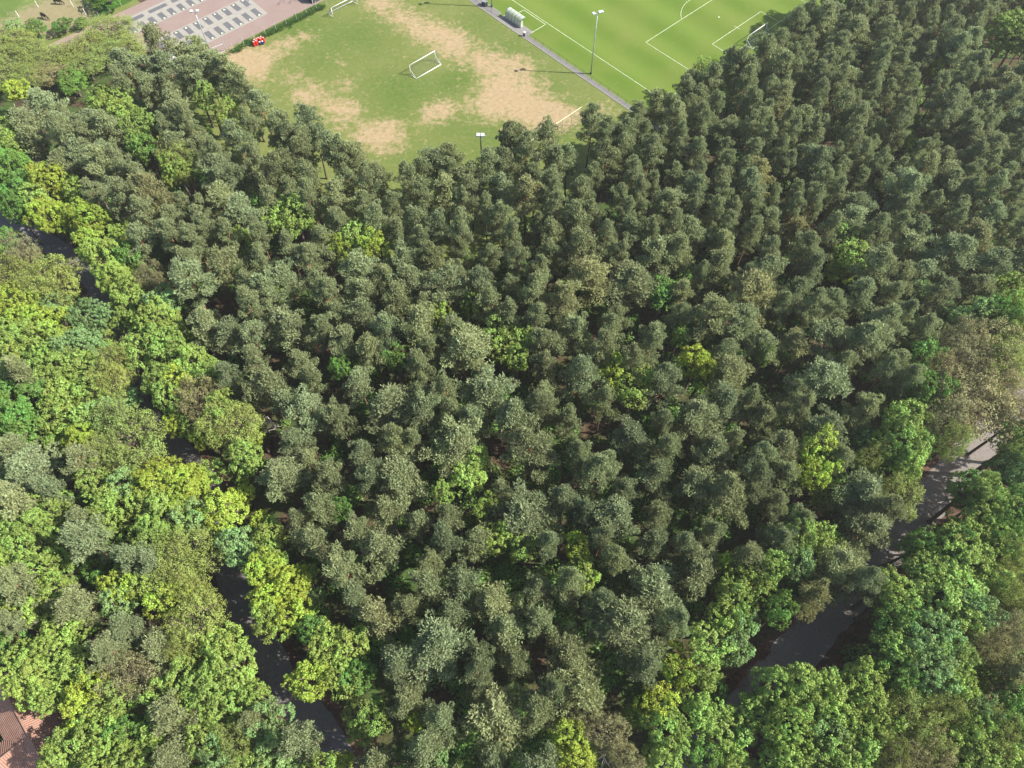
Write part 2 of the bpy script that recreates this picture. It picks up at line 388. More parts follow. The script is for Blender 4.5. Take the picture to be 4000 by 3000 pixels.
def pine_variant(i, H=17.0, z0=8.2, rm=2.55, limbs=32, point=.5):
    Cs, As, Bs, Ts = [], [], [], []
    tb = MB(); bend = rng.normal(0, .35, 2)
    def axis(z): t = z/H; return np.array([bend[0]*math.sin(t*2.6), bend[1]*math.sin(t*2.2+.4)-bend[1]*math.sin(.4), z])
    zs = [-.15, .6, 3, 6, 9, 11.5, 13.5, H-.4]
    tb.tube([axis(z) for z in zs], [.26, .21, .185, .165, .135, .10, .07, .03], 7)
    asym = rng.uniform(0, 6.28); lop = rng.uniform(.05, .4)
    for j in range(limbs):
        t = (j+.5+rng.normal(0, .5))/limbs; t = min(.99, max(.01, t))**.85
        z = z0+(H-.9-z0)*t+rng.normal(0, .25)
        prof = rm*((1-point)*(1-t**2.4)**.62+point*(1.06-t)**.8)*(.5+.5*min(1, t/.25))
        az = j*2.39996+rng.normal(0, .4); L = prof*rng.choice([.55, .8, 1.0, 1.15, 1.3])*rng.uniform(.85, 1.1)*(1+lop*math.cos(az-asym))
        rise = rng.uniform(.15, .5)+.35*t
        d = unit(np.array([math.cos(az), math.sin(az), rise])); p0 = axis(z-.5); tip = p0+d*L*1.05
        mid = p0+d*L*.5+np.array([0, 0, -.12*L])
        tb.tube([p0, mid, tip], [.06, .04, .018], 4, False)
        npad = max(2, int(L/.62))
        for q in range(npad):
            s = 1-(q/npad)*rng.uniform(.55, .8)
            pc = p0+(mid-p0)*min(1, 2*s)*1. if s < .5 else mid+(tip-mid)*(2*s-1)
            pc = pc+rng.normal(0, .34, 3)+np.array([0, 0, .18])
            r = rng.uniform(.38, .92)*(1.0 if s > .5 else .85)
            n = int(52*r/.6)
            dd = rand_dirs(n); dd[:, 2] = np.abs(dd[:, 2])*1.0-.25; dd = unit(dd)
            tc = pc+dd*np.array([r, r, r*.62])*rng.uniform(.55, 1.05, (n, 1))
            td = unit(dd*.55+np.array([0, 0, .75])+d*.2+rng.normal(0, .22, (n, 3)))
            tt = np.clip(rng.normal(.5, .11)+rng.normal(0, .15, n), 0, 1)
            for _ in range(3):
                e = unit(td+rng.normal(0, .42, (n, 3))); hl = rng.uniform(.12, .21, (n, 1))
                no = unit(dd+np.array([0, 0, .35])+rng.normal(0, .35, (n, 3)))
                Cs.append(tc+e*hl); As.append(e*hl); Bs.append(unit(np.cross(e, no))*rng.uniform(.045, .075, (n, 1))); Ts.append(tt)
    # upright shoots that break the outline
    CC = np.concatenate(Cs); pk = CC[rng.random(len(CC)) < .10]
    e = unit(np.array([0, 0, 1.])+rng.normal(0, .33, pk.shape)); hl = rng.uniform(.16, .34, (len(pk), 1))
    Cs.append(pk+e*hl); As.append(e*hl); Bs.append(unit(np.cross(e, unit(rng.normal(size=pk.shape)+np.array([.5, -.3, 0]))))*rng.uniform(.045, .075, (len(pk), 1))); Ts.append(np.clip(rng.normal(.68, .15, len(pk)), 0, 1))
    # leader shoots
    for q in range(7):
        pc = axis(H-.5-.22*q)+rng.normal(0, .16+.03*q, 3); n = 26
        dd = unit(rng.normal(size=(n, 3))*np.array([1, 1, .7])+np.array([0, 0, .7])); tt = np.clip(rng.normal(.55, .15, n), 0, 1)
        for _ in range(3):
            e = unit(dd+rng.normal(0, .3, (n, 3))); hl = rng.uniform(.17, .27, (n, 1)); no = unit(dd*np.array([1, 1, .3])+rng.normal(0, .4, (n, 3)))
            Cs.append(pc+dd*.18+e*hl); As.append(e*hl); Bs.append(unit(np.cross(e, no))*.08); Ts.append(tt)
    me = leaf_mesh('pine_crown_%d' % i, np.concatenate(Cs), np.concatenate(As), np.concatenate(Bs), np.concatenate(Ts), M['needle'])
    # dead stubs below the crown
    for q in range(rng.integers(3, 8)):
        z = rng.uniform(4.5, z0); az = rng.uniform(0, 6.28); L = rng.uniform(.6, 2.0); p = axis(z)
        tb.tube([p, p+np.array([math.cos(az)*L*.5, math.sin(az)*L*.5, .05]), p+np.array([math.cos(az+.3)*L, math.sin(az+.3)*L, rng.uniform(-.3, .4)])], [.035, .025, .008], 4, False)
    return me, tb.mesh('pine_trunk_%d' % i, M['pine_bark'], True)
def leafy_variant(i, rad=4.6, height=14.0, lobes=20, knots=24, leaves=17, size=.20, flat_=.78, fuzz=.25, twigs=0, lobe_r=(.26, .40), shell=.75):
    "broad crown made of lobes of leaf knots; crown centre at height - rad*flat"
    zc = height-rad*flat_
    Cs, As, Bs, Ts = [], [], [], []
    tb = MB(); base = np.array([0, 0, 0.]); fork = np.array([rng.normal(0, .3), rng.normal(0, .3), zc-rad*flat_*.75])
    tb.tube([(0, 0, -.15), (0, 0, .5), fork*.55, fork], [.40, .32, .27, .22], 8)
    stretch = rng.uniform(.78, 1.2, 2)
    ld = unit(rng.normal(size=(lobes, 3))*np.array([1, 1, .9])+np.array([0, 0, .38]))
    for a in range(30):                                    # spread the lobes
        dv = ld[:, None]-ld[None]; dist = np.linalg.norm(dv, axis=-1)+np.eye(lobes)*9
        ld = unit(ld+.02*(dv/dist[..., None]**3).sum(1))
        ld[:, 2] = np.maximum(ld[:, 2], -.42); ld = unit(ld)
    for j in range(lobes):
        lr = rad*rng.uniform(*lobe_r); rr = rng.uniform(.52, .92)
        lc = np.array([0, 0, zc])+ld[j]*np.array([rad*stretch[0], rad*stretch[1], rad*flat_])*rr+rng.normal(0, .07*rad, 3)
        m_ = fork+(lc-fork)*.5+rng.normal(0, .2, 3)
        tb.tube([fork, m_, lc], [.15, .09, .03], 5, False)
        for q in range(twigs):
            e = rand_dirs(1)[0]; e[2] = abs(e[2])*.8; s = lc+rng.normal(0, lr*.2, 3)
            tb.tube([s, s+e*lr*.6+rng.normal(0, .1, 3), s+e*lr*rng.uniform(.9, 1.25)], [.035, .022, .008], 3, False)
        kd = unit(rand_dirs(knots)+ld[j]*.45+np.array([0, 0, .25]))
        ltint = rng.normal(.5, .15)
        for q in range(knots):
            kc = lc+kd[q]*lr*rng.uniform(shell, 1.12)*np.array([1, 1, .9]); kr = rng.uniform(.26, .46)*(1+fuzz)
            n = leaves; dd = unit(rand_dirs(n)+kd[q]*.6+np.array([0, 0, .3]))
            c = kc+dd*kr*rng.uniform(.35, 1.0, (n, 1))*np.array([1, 1, .8])
            nn = unit(dd*.7+np.array([.0, 0, .45])+rng.normal(0, .45, (n, 3)))
            a = perp(nn); b = np.cross(nn, a); s = size*rng.uniform(.65, 1.25, (n, 1))
            Cs.append(c); As.append(a*s); Bs.append(b*s*.72); Ts.append(np.clip(ltint+rng.normal(0, .10)+rng.normal(0, .12, n), 0, 1))
    me = leaf_mesh('crown_mesh_%d' % i, np.concatenate(Cs), np.concatenate(As), np.concatenate(Bs), np.concatenate(Ts), M['leaf'])
    return me, tb.mesh('trunk_mesh_%d' % i, M['bark'], True), rad, zc, height
PINES = [pine_variant(i, H=rng.uniform(15.6, 17.6), z0=rng.uniform(6.8, 8.8), rm=rng.uniform(2.5, 3.1), limbs=int(rng.integers(24, 32)), point=.25) for i in range(7)]
PINES += [pine_variant(7+i, H=rng.uniform(16.2, 18.2), z0=rng.uniform(7.4, 9.4), rm=rng.uniform(2.6, 3.3), limbs=int(rng.integers(23, 31)), point=.9) for i in range(7)]
def pick_pine(py): return rr.randrange(7, 14) if rr.random() < (.65 if py < 900 else .4) else rr.randrange(7)
BIG = [leafy_variant(i, 4.6, 14, 30, 21, 26, .135, lobe_r=(.15, .38)) for i in range(7)]
SMALL = [leafy_variant(20+i, 2.3, 9.5, 13, 15, 24, .115, .85, .1, lobe_r=(.26, .48)) for i in range(5)]
THIN = [leafy_variant(40+i, 4.4, 13.5, 26, 24, 16, .105, .76, .7, 7, (.26, .42), .35) for i in range(4)]
TALL = [leafy_variant(60+i, 2.6, 14, 18, 18, 24, .12, 1.35, .15, lobe_r=(.30, .44)) for i in range(3)]

# ------------------------------------------------------------------ tree layout
CLS = {'Y': ((.325, .408, .058), 'yellow-green tree'), 'L': ((.275, .378, .082), 'lime green tree'),
       'G': ((.155, .275, .055), 'mid green tree'), 'E': ((.235, .350, .118), 'pale green tree'),
       'O': ((.285, .345, .085), 'olive feathery tree'), 'B': ((.305, .290, .125), 'brownish thin-leaved tree')}
# photo position of crown centre, crown width in photo pixels, look
LEAFY = '''430 118 170 O|335 185 130 O|60 155 120 O|60 230 150 O|170 235 150 O|200 290 120 B|280 315 120 G|54 357 90 Y|250 210 110 O|500 190 120 O|20 300 120 O|110 300 110 O|330 250 120 O|120 200 130 O|10 190 110 O|400 210 120 O
452 416 140 L|547 497 105 L|393 384 80 L|545 560 80 L|805 375 90 L|886 434 90 L|700 628 150 O|690 660 110 L|60 550 160 L|45 650 150 G|190 696 160 Y|578 583 90 G|90 740 120 G|500 450 90 L
190 840 130 Y|352 863 140 Y|357 944 110 Y|280 830 90 Y|36 804 120 G|36 930 90 G|90 994 110 B|68 1075 160 O|217 1093 170 O|149 1143 130 O|20 1010 90 L|130 780 100 L
416 1012 130 L|511 994 100 G|452 1085 120 L|601 1075 100 B|479 1157 130 L|542 1139 90 Y|642 1184 110 E|488 1243 90 L|610 1261 150 L|550 1060 90 L|570 1200 90 L|452 850 60 G
68 1207 150 Y|194 1180 80 L|136 1256 150 Y|235 1270 120 Y|344 1243 130 E|344 1306 90 E|68 1324 150 L|181 1351 170 L|316 1360 150 E|54 1383 120 L|226 1428 160 L|316 1442 120 L|443 1410 130 O|430 1480 130 O|15 1260 100 Y|400 1330 90 L
556 1374 120 L|640 1330 130 L|678 1394 120 L|746 1406 130 L|633 1473 130 L|560 1300 90 L|720 1330 90 L|800 1470 100 L|700 1480 110 Y
90 1559 170 G|59 1649 150 G|127 1681 120 G|235 1545 130 L|253 1622 130 L|271 1676 90 L|398 1550 80 Y|506 1554 80 E|420 1604 110 E|500 1717 250 O|160 1480 120 L|20 1500 120 G|330 1520 100 L|340 1620 100 L
655 1559 110 L|768 1568 150 B|678 1654 60 Y|746 1658 90 L|805 1703 80 Y|904 1672 190 O|963 1794 120 L|860 1590 110 L|1000 1690 70 Y|208 1744 70 L|420 1780 120 O
371 1884 100 L|407 1952 120 L|488 1884 120 E|430 2033 120 L|650 1884 210 Y|723 1930 150 Y|600 1943 120 L|669 2010 200 L|723 2033 120 E|845 1843 90 L|886 1988 140 Y|927 1916 90 Y|560 1980 100 L|250 1940 60 G
172 1988 130 L|45 2065 110 L|158 2056 110 L|68 2142 150 L|167 2205 110 L|434 2101 70 G|610 2110 150 L|723 2164 220 O|680 2223 170 O|384 2214 90 G|958 2133 140 E|250 2130 90 L|560 2060 90 L|480 2070 90 L|20 2190 110 L|800 2090 80 L
194 2304 110 L|113 2386 130 L|479 2282 120 Y|642 2354 130 Y|452 2377 110 E|253 2462 130 L|203 2566 200 L|113 2557 100 L|136 2657 160 L|316 2598 120 L|181 2702 120 L|560 2290 110 L|250 2250 90 L|740 2330 110 O|555 2250 90 Y
777 2431 200 O|859 2521 150 L|904 2634 190 L|814 2679 190 L|881 2770 160 L|827 2838 130 L|515 2648 190 B|700 2648 120 L|700 2540 100 O|640 2720 110 L|740 2760 110 L|600 2570 80 O
353 2702 120 Y|339 2756 120 Y|280 2725 80 L|452 2761 130 L|280 2847 70 Y|362 2851 140 L|271 2928 130 L|398 2951 170 L|429 2860 110 L|480 2850 100 G|520 2750 80 L|230 2990 110 L|550 2960 110 L|836 2955 130 E|940 2890 140 O|490 2990 120 L|760 2900 90 L
1059 2169 120 L|1045 2230 150 Y|1009 2042 80 Y|1113 2295 160 Y|1045 2340 130 Y|1149 2417 120 Y|1060 2430 110 L|1226 2340 80 E|1280 2521 130 L|1353 2544 140 L|1316 2625 130 L|1226 2467 110 G|1217 2643 150 Y|1400 2620 110 G|1240 2400 80 G|1180 2250 80 L
1452 2792 110 L|1610 2806 70 Y|1380 2770 90 O|1045 2830 130 E|1249 2982 100 L|1353 2982 70 Y|1723 2973 70 E|1420 2860 90 L|1025 2930 130 E|1010 2720 100 L|970 2700 90 L
2624 2544 80 Y|2642 2634 100 Y|2769 2544 140 L|2859 2363 170 L|2882 2530 120 E|2733 2612 120 L|2565 2747 120 Y|2588 2860 180 L|2950 2790 140 L|3010 2700 120 L|2860 2870 150 L|2760 2970 120 G|2850 2970 120 L|3050 2390 100 G|2810 2700 80 G|3480 2290 120 L|3960 1640 150 B|3970 1730 130 G|3590 2120 100 G|2588 2964 130 L|2371 2883 150 B|2249 2860 130 Y|2280 2951 130 Y|2940 2304 110 L|2326 2430 70 G|2800 2430 110 L|2830 2290 90 L|2900 2440 100 E|2660 2700 90 L|2480 2790 90 L|2450 2960 110 B
3511 1631 120 L|3520 1726 180 L|3533 1807 120 L|3375 1726 80 E|3542 1871 90 G|3194 1771 140 Y|3194 1853 100 Y|3217 1930 90 O|3791 1600 260 B|3746 1530 200 B|3633 1536 150 G|3723 1720 110 O|3860 1520 180 B|3680 1640 130 B|3900 1440 170 O
3950 1862 150 E|3836 1952 170 L|3800 1925 110 G|3859 1979 90 Y|3800 2030 130 L|3881 2065 170 G|3972 2011 150 G|3700 2140 150 G|3600 2220 120 L|3723 2205 230 L|3904 2178 130 O|3127 2110 120 L|3113 2205 120 E|3045 2232 110 L|3980 2130 130 L|3850 2140 130 L|3960 1800 110 O
3312 953 100 L|3325 1012 110 L|3294 1075 80 Y|3949 1157 160 L|3836 1202 110 E|3927 1202 130 L|3904 1261 140 G|3678 1216 70 E|3972 1292 130 L|3859 1360 200 B|3746 1360 150 B|3949 1400 170 O|3768 1441 180 B|3660 1450 120 B|3630 1400 110 G
3945 110 150 L|3985 150 130 L|3651 267 50 Y|3678 2318 260 L|3768 2363 180 E|3497 2340 140 L|3500 2420 130 G|3495 2520 140 L|3633 2499 190 E|3633 2612 190 E|3542 2632 140 G|3746 2444 150 L|3814 2521 110 B|3836 2648 90 Y|3927 2340 150 O|3940 2500 150 B|3814 2756 100 E|3720 2550 130 L|3760 2680 120 L|3960 2730 140 G|3880 2280 120 L
3339 2657 140 L|3156 2690 150 L|3249 2702 140 L|3407 2770 160 L|3158 2757 130 L|3090 2860 170 L|3271 2793 150 L|3226 2874 130 E|3362 2883 140 L|3542 2815 170 O|3610 2883 130 O|3316 2951 160 L|3090 2951 150 L|3497 2964 150 B|3633 2973 150 B|3768 2860 170 L|3859 2883 150 O|3791 2951 160 L|3927 2951 150 L|3200 2980 150 L|3430 2860 130 L|3680 2780 140 O|3950 2840 140 G|2990 2970 120 L|3440 2980 130 O|3700 2900 130 L
1823 1862 130 L|1859 1789 90 L|1737 1920 70 L|1900 1957 60 L|1886 2015 50 L|1339 2006 65 G|1149 840 140 L|1068 850 90 L|1398 917 110 L|1307 972 70 Y|1461 949 80 Y|1104 1134 60 L|1836 1193 80 L|1723 1216 70 L|1940 1306 110 L|1958 1351 100 L|1316 1442 70 G|1556 1401 70 G
2023 1338 90 L|2027 1397 80 L|2420 1451 105 Y|2506 1482 90 L|2475 1532 110 L|2723 1410 100 Y|2741 1455 80 Y|2588 1157 110 G|2642 1324 50 L|2741 267 60 L|2832 2210 60 Y|2904 2232 100 L|2253 2133 90 Y|2045 2128 90 L|2290 2223 110 L|922 940 60 L|1823 976 45 L|1949 2106 110 L|2140 1860 60 G|3530 560 50 L|3060 1380 60 L|2990 1390 50 L|3600 1130 60 E'''
PINE_AT = '''606 150 110|687 175 110|741 175 110|814 225 110|860 260 100|900 285 100|950 330 100|560 230 110|500 260 110|650 240 100|1027 405 100|1212 480 100|1176 535 80|1280 548 100|1393 595 100|1470 640 100|1583 690 90|1687 585 110|1764 570 110|1830 640 100|1913 630 100|1955 620 100|1985 540 110|2014 525 90|2127 540 100|2307 475 90|2226 565 100|2375 525 90|2416 497 90|2570 390 100|2502 430 90|2705 285 90|2678 320 90|2791 300 90|2845 255 90|2890 270 90|3015 170 90|2990 205 90|3055 140 90|3110 95 90|3158 50 90|1080 440 90|1130 520 90|1330 600 90|1640 640 90|2060 580 90|2180 600 90|2450 520 90|2620 390 90|2740 340 90|2930 275 90
81 1446 110|312 1762 130|90 1830 190|27 1735 130|45 1960 150|150 1900 120|280 2015 120|316 2110 130|493 2155 120|574 2196 110|45 2304 130|316 2354 140|488 2440 120|579 2500 150|669 2821 180|655 2951 150|963 2770 110|1181 2883 130|150 400 120|60 450 120|330 430 120|100 500 110|230 480 120|310 560 120|240 600 110|400 480 110|3400 1900 190|3390 2060 180|3300 2190 170|3180 2330 110|411 2535 80|3450 1990 130|3350 2270 110|1500 2960 110|20 2420 90|3980 2620 130'''
POLY = [(30, 430), (130, 360), (330, 280), (440, 240), (560, 200), (640, 190), (760, 200), (880, 290), (1000, 420), (1060, 420), (1180, 520), (1260, 560), (1400, 610), (1500, 660), (1600, 710), (1680, 610), (1770, 600), (1870, 670), (1960, 580), (2010, 560), (2130, 570), (2230, 590), (2300, 510), (2390, 530), (2500, 450), (2580, 410), (2680, 340), (2790, 320), (2850, 290), (2970, 235), (3020, 195), (3090, 145), (3170, 80), (3280, -60), (3330, -200), (4250, -200), (4200, 1000), (4000, 1080), (3800, 1150), (3650, 1330), (3560, 1480), (3440, 1620), (3330, 1760), (3300, 2000), (3150, 2060), (3000, 2180), (2780, 2280), (2640, 2420), (2540, 2600), (2400, 2720), (2200, 2780), (2150, 2950), (2150, 3150), (1500, 3150), (1470, 2850), (1480, 2650), (1420, 2450), (1270, 2290), (1150, 2130), (1040, 1980), (1060, 1780), (1000, 1560), (900, 1480), (800, 1330), (740, 1150), (650, 1000), (500, 890), (430, 780), (280, 760), (210, 640), (70, 540)]
GAPS = [(860, 1120, 75), (1240, 1640, 60), (1330, 1720, 60), (1620, 2480, 90), (2350, 1640, 80), (2170, 1740, 55), (2630, 1040, 60), (2200, 1010, 60), (1880, 920, 70), (2680, 1330, 70), (2740, 2280, 60), (2760, 1120, 50), (1400, 1380, 50), (1560, 1190, 45), (2480, 560, 30), (1100, 1400, 50), (2400, 2330, 60), (2000, 2080, 50), (2130, 2860, 70), (2250, 2170, 50), (3000, 1950, 50), (2260, 640, 45), (1500, 1800, 55), (1620, 1840, 50), (3070, 760, 40), (3480, 800, 40)]
def inside(x, y, P=POLY):
    c = False; n = len(P); j = n-1
    for i in range(n):
        if (P[i][1] > y) != (P[j][1] > y) and x < (P[j][0]-P[i][0])*(y-P[i][1])/(P[j][1]-P[i][1])+P[i][0]: c = not c
        j = i
    return c
def depth(X): return (np.asarray(X)-np.array([0, 0, CAM_H]))@fw
trees = []                                                # dicts: kind, x, y, scale, cls, pixel
rr = random.Random(5)
for row in LEAFY.replace('\n', '|').split('|'):
    a = row.split(); px, py, w, c = float(a[0]), float(a[1]), float(a[2]), a[3]
    zc = (12.5 if px > 3000 and py > 1200 else 10.5) if w > 95 else (9. if px > 3000 else 10.5 if inside(px, py) else 7.5)
    if py < 330 and px < 560: zc = 4.2                    # low hawthorn-like band by the car park
    P = at(px, py, zc); rad = w/2/FPX*depth(P)*1.12
    kind = 'thin' if c in 'OB' else ('big' if rad > 2.9 else 'small')
    if (px, py) in ((3312., 953.), (3325., 1012.), (3194., 1771.)): kind = 'tall'
    trees.append(dict(kind=kind, x=P[0], y=P[1], zc=zc, rad=rad, cls=c, px=(px, py)))
def pine(px, py, w):
    zc = 14.3; P = at(px, py, zc); rad = w/2/FPX*depth(P)*1.05
    return dict(kind='pine', x=P[0], y=P[1], rad=rad, px=(px, py))
for row in PINE_AT.replace('\n', '|').split('|'):
    a = row.split(); trees.append(pine(*map(float, a)))
XY = [(t['x'], t['y'], t['rad'], t['kind']) for t in trees]
tries = 0
while tries < 26000:
    tries += 1
    px, py = rr.uniform(-60, 4200), rr.uniform(-180, 3120)
    if not inside(px, py) or any((px-g[0])**2+((py-g[1])*1.15)**2 < g[2]**2 for g in GAPS): continue
    P = at(px, py, 14.0); w = rr.choice((1.9, 2.3, 2.7, 3.1, 3.6))*rr.uniform(.92, 1.08)
    wp = w*FPX/depth(P)
    far = 1.0 if py > 900 else .90 if px < 2400 else .82
    ok = True
    for (x, y, r_, k_), t in zip(XY, trees):
        if k_ == 'pine':
            md = (1.1+.62*(w+r_))*far
            if (x-P[0])**2+(y-P[1])**2 < md*md: ok = False; break
        else:                                              # keep the leafy crowns in the open between the pines
            dp = math.hypot(t['px'][0]-px, (t['px'][1]-py)*(.8 if py > t['px'][1] else 1.15)); wl = r_*FPX/140.
            if dp < (wl+wp)*.80: ok = False; break
    if not ok: continue
    trees.append(dict(kind='pine', x=P[0], y=P[1], rad=w*far, px=(px, py))); XY.append((P[0], P[1], w, 'pine'))
LEFT = [(-60, 560), (200, 640), (420, 800), (640, 1050), (960, 1560), (1000, 1950), (1130, 2150), (1400, 2480), (1470, 2900), (1500, 3100), (-60, 3100)]
RIGHT = [(3440, 1640), (3660, 1330), (3800, 1150), (4150, 1050), (4150, 3150), (2800, 3150), (2500, 2800), (2700, 2400), (3000, 2200), (3300, 2050)]
LANE_D = []
for a, b in zip(LANE[:-1], LANE[1:]):
    for k_ in range(6): LANE_D.append((a[0]+(b[0]-a[0])*k_/6, a[1]+(b[1]-a[1])*k_/6))
for tries in range(6000):
    px, py = rr.uniform(-60, 4150), rr.uniform(560, 3120)
    inl = inside(px, py, LEFT)
    if not inl and not inside(px, py, RIGHT): continue
    if px < 330 and py > 2560: continue
    zc = 9.5 if inl else 11.; P = at(px, py, zc); rad = rr.uniform(2.2, 3.6); du, dv_ = touv(P[0], P[1])
    if abs(dv_-RV) < rad*.8+2.9 or min((P[0]-q[0])**2+(P[1]-q[1])**2 for q in LANE_D) < (rad*.8+2.2)**2: continue
    if any((x-P[0])**2+(y-P[1])**2 < (max(1.8, .62*r_)+.62*rad)**2 for x, y, r_, k_ in XY): continue
    c = rr.choice('LLLLLYGE' if inl else 'LLLGEO'); trees.append(dict(kind='thin' if c in 'OB' else 'big' if rad > 2.8 else 'small', x=P[0], y=P[1], zc=zc, rad=rad, cls=c, px=(px, py))); XY.append((P[0], P[1], rad, 'f'))
# ---- which pines are individuals: the 300 that show largest
pines = [t for t in trees if t['kind'] == 'pine']
for t in pines:
    q = pix([t['x'], t['y'], 11.5]); inf = -60 < q[0] < 4060 and -60 < q[1] < 3090
    t['size'] = t['rad']*FPX/depth([t['x'], t['y'], 11.5])*(1 if inf else .01)
pines.sort(key=lambda t: -t['size'])
for i, t in enumerate(pines): t['solo'] = i < 300
print('TREES', len(trees), 'pines', len(pines), 'leafy', len(trees)-len(pines))
# ---- labels: rank by distance from a findable landmark, in one of eight directions
LM = [(1670, 255, 'the goal on the worn grass'), (2310, 180, 'the tall floodlight by the path'), (720, 90, 'the car park'), (1880, 560, 'the low floodlight at the wood edge'),
      (2200, 470, 'the tall ball-stop frame'), (60, 2850, 'the clay tiled roof'), (230, 970, 'the upper end of the shady lane'), (920, 2390, 'the lower bend of the shady lane'),
      (3560, 1900, 'the open stretch of pale road'), (3180, 2430, 'the dappled stretch of pale road'), (2020, 90, 'the curved dugout'), (1015, 165, 'the red bags'), (3320, 1000, 'the tall lone lime tree'),
      (1825, 1850, 'the lime tree amid the pines'), (1950, 1330, 'the twin lime trees mid-wood'), (1149, 840, 'the lime tree below the worn field'), (2450, 1480, 'the yellow-lime clump right of centre'),
      (3945, 110, 'the lime tree in the top corner'), (1620, 2480, 'the wide dark gap below centre'), (1080, 2290, 'the yellow tree by the lane'), (2940, 130, 'the match goal by the pines'), (660, 1900, 'the big yellow-green crown at left'),
      (3194, 1790, 'the upright yellow tree by the road'), (2590, 2870, 'the lime crown at the bottom edge'), (3790, 1600, 'the wide brownish crown at right')]
DIRS = ['right of', 'lower right of', 'below', 'lower left of', 'left of', 'upper left of', 'above', 'upper right of']
ORD = ['nearest', 'second nearest', 'third nearest', 'fourth nearest', 'fifth nearest', 'sixth nearest', 'seventh nearest', 'eighth nearest', 'ninth nearest', 'tenth nearest'] + ['%dth nearest' % i for i in range(11, 20)]+['20th nearest', '21st nearest', '22nd nearest', '23rd nearest']+['%dth nearest' % i for i in range(24, 31)]
def label_all(L, noun):
    px = np.array([t['px'] for t in L])
    opts = [[] for _ in L]
    for mx, my, ph in LM:
        d = px-np.array([mx, my]); dist = np.hypot(d[:, 0], d[:, 1]); sec = np.round(np.arctan2(d[:, 1], d[:, 0])/(math.pi/4)).astype(int) % 8
        for s in range(8):
            idx = [i for i in np.argsort(dist) if sec[i] == s and dist[i] > 40]
            for r_, i in enumerate(idx[:30]): opts[i].append((r_*90+dist[i], '%s, %s %s %s' % (noun, ORD[r_], DIRS[s], ph)))
    for t, o in zip(L, opts): t['label'] = min(o)[1] if o else noun+' deep in the wood'
label_all(pines, 'grey-green pine')
for c in CLS:
    LL = [t for t in trees if t.get('cls') == c]; label_all(LL, CLS[c][1])
LMSET = {(3945, 110): 'pale lime tree in the top right corner among dark pines', (1149, 840): 'lime tree among pines below the worn training field', (3325, 1012): 'tall upright lime tree standing alone among the right-hand pines',
         (1823, 1862): 'bright lime tree amid grey pines just below the middle', (3194, 1771): 'upright yellow-green tree at the pine edge left of the pale road', (650, 1884): 'big domed yellow-green crown left of the shady lane'}
for t in trees:
    if tuple(int(a) for a in t['px']) in LMSET: t['label'] = LMSET[tuple(int(a) for a in t['px'])]
# ---- build them
def jit(c, a=.16):
    k_ = 1+rr.uniform(-a, a); h = rr.uniform(-.06, .05)
    return (max(0, c[0]*k_*(1+h)), max(0, c[1]*k_), max(0, c[2]*k_*(1-h)), 1)
def plant(name, label, cat, group, loc, s, rz, crown, trunk, color):
    e = empty(name, loc, rz); a_ = rr.uniform(.88, 1.14); e.scale = (s[0]*a_, s[1]/a_, s[2]); e.rotation_euler[0] = rr.gauss(0, .035); e.rotation_euler[1] = rr.gauss(0, .035)
    tag(e, label, cat, group)
    link('trunk', trunk, e)
    c = link('crown', crown, e); c.color = color; return e
PINE_COL = (.300, .340, .165)
rest = []
for t in pines:
    s = t['rad']/2.65; zs = rr.uniform(.86, 1.1); s = min(1.6, max(.65, s))
    if not t['solo']: rest.append((t['x'], t['y'], s, zs, pick_pine(t['px'][1]))); continue
    v = pick_pine(t['px'][1]); col = jit(PINE_COL, .18)
    if rr.random() < .07: col = (col[0]*1.1, col[1]*.98, col[2]*.92, 1)
    plant('pine_tree', t['label'], 'pine tree', 'grey-green pines of the wood', (t['x'], t['y'], 0), (s, s, zs), rr.uniform(0, 6.28), PINES[v][0], PINES[v][1], col)
for t in trees:
    if t['kind'] == 'pine': continue
    V = {'big': BIG, 'small': SMALL, 'thin': THIN, 'tall': TALL}[t['kind']]; v = rr.choice(V)
    s = t['rad']/v[2]; zs = t['zc']/v[3]
    plant({'big': 'leafy_tree', 'small': 'young_tree', 'thin': 'feathery_tree', 'tall': 'upright_tree'}[t['kind']], t['label'], 'tree', CLS[t['cls']][1]+'s', (t['x'], t['y'], 0), (s, s, max(zs, .75*s) if t['zc'] > 5 else zs), rr.uniform(0, 6.28), v[0], v[1], jit(CLS[t['cls']][0], .13))
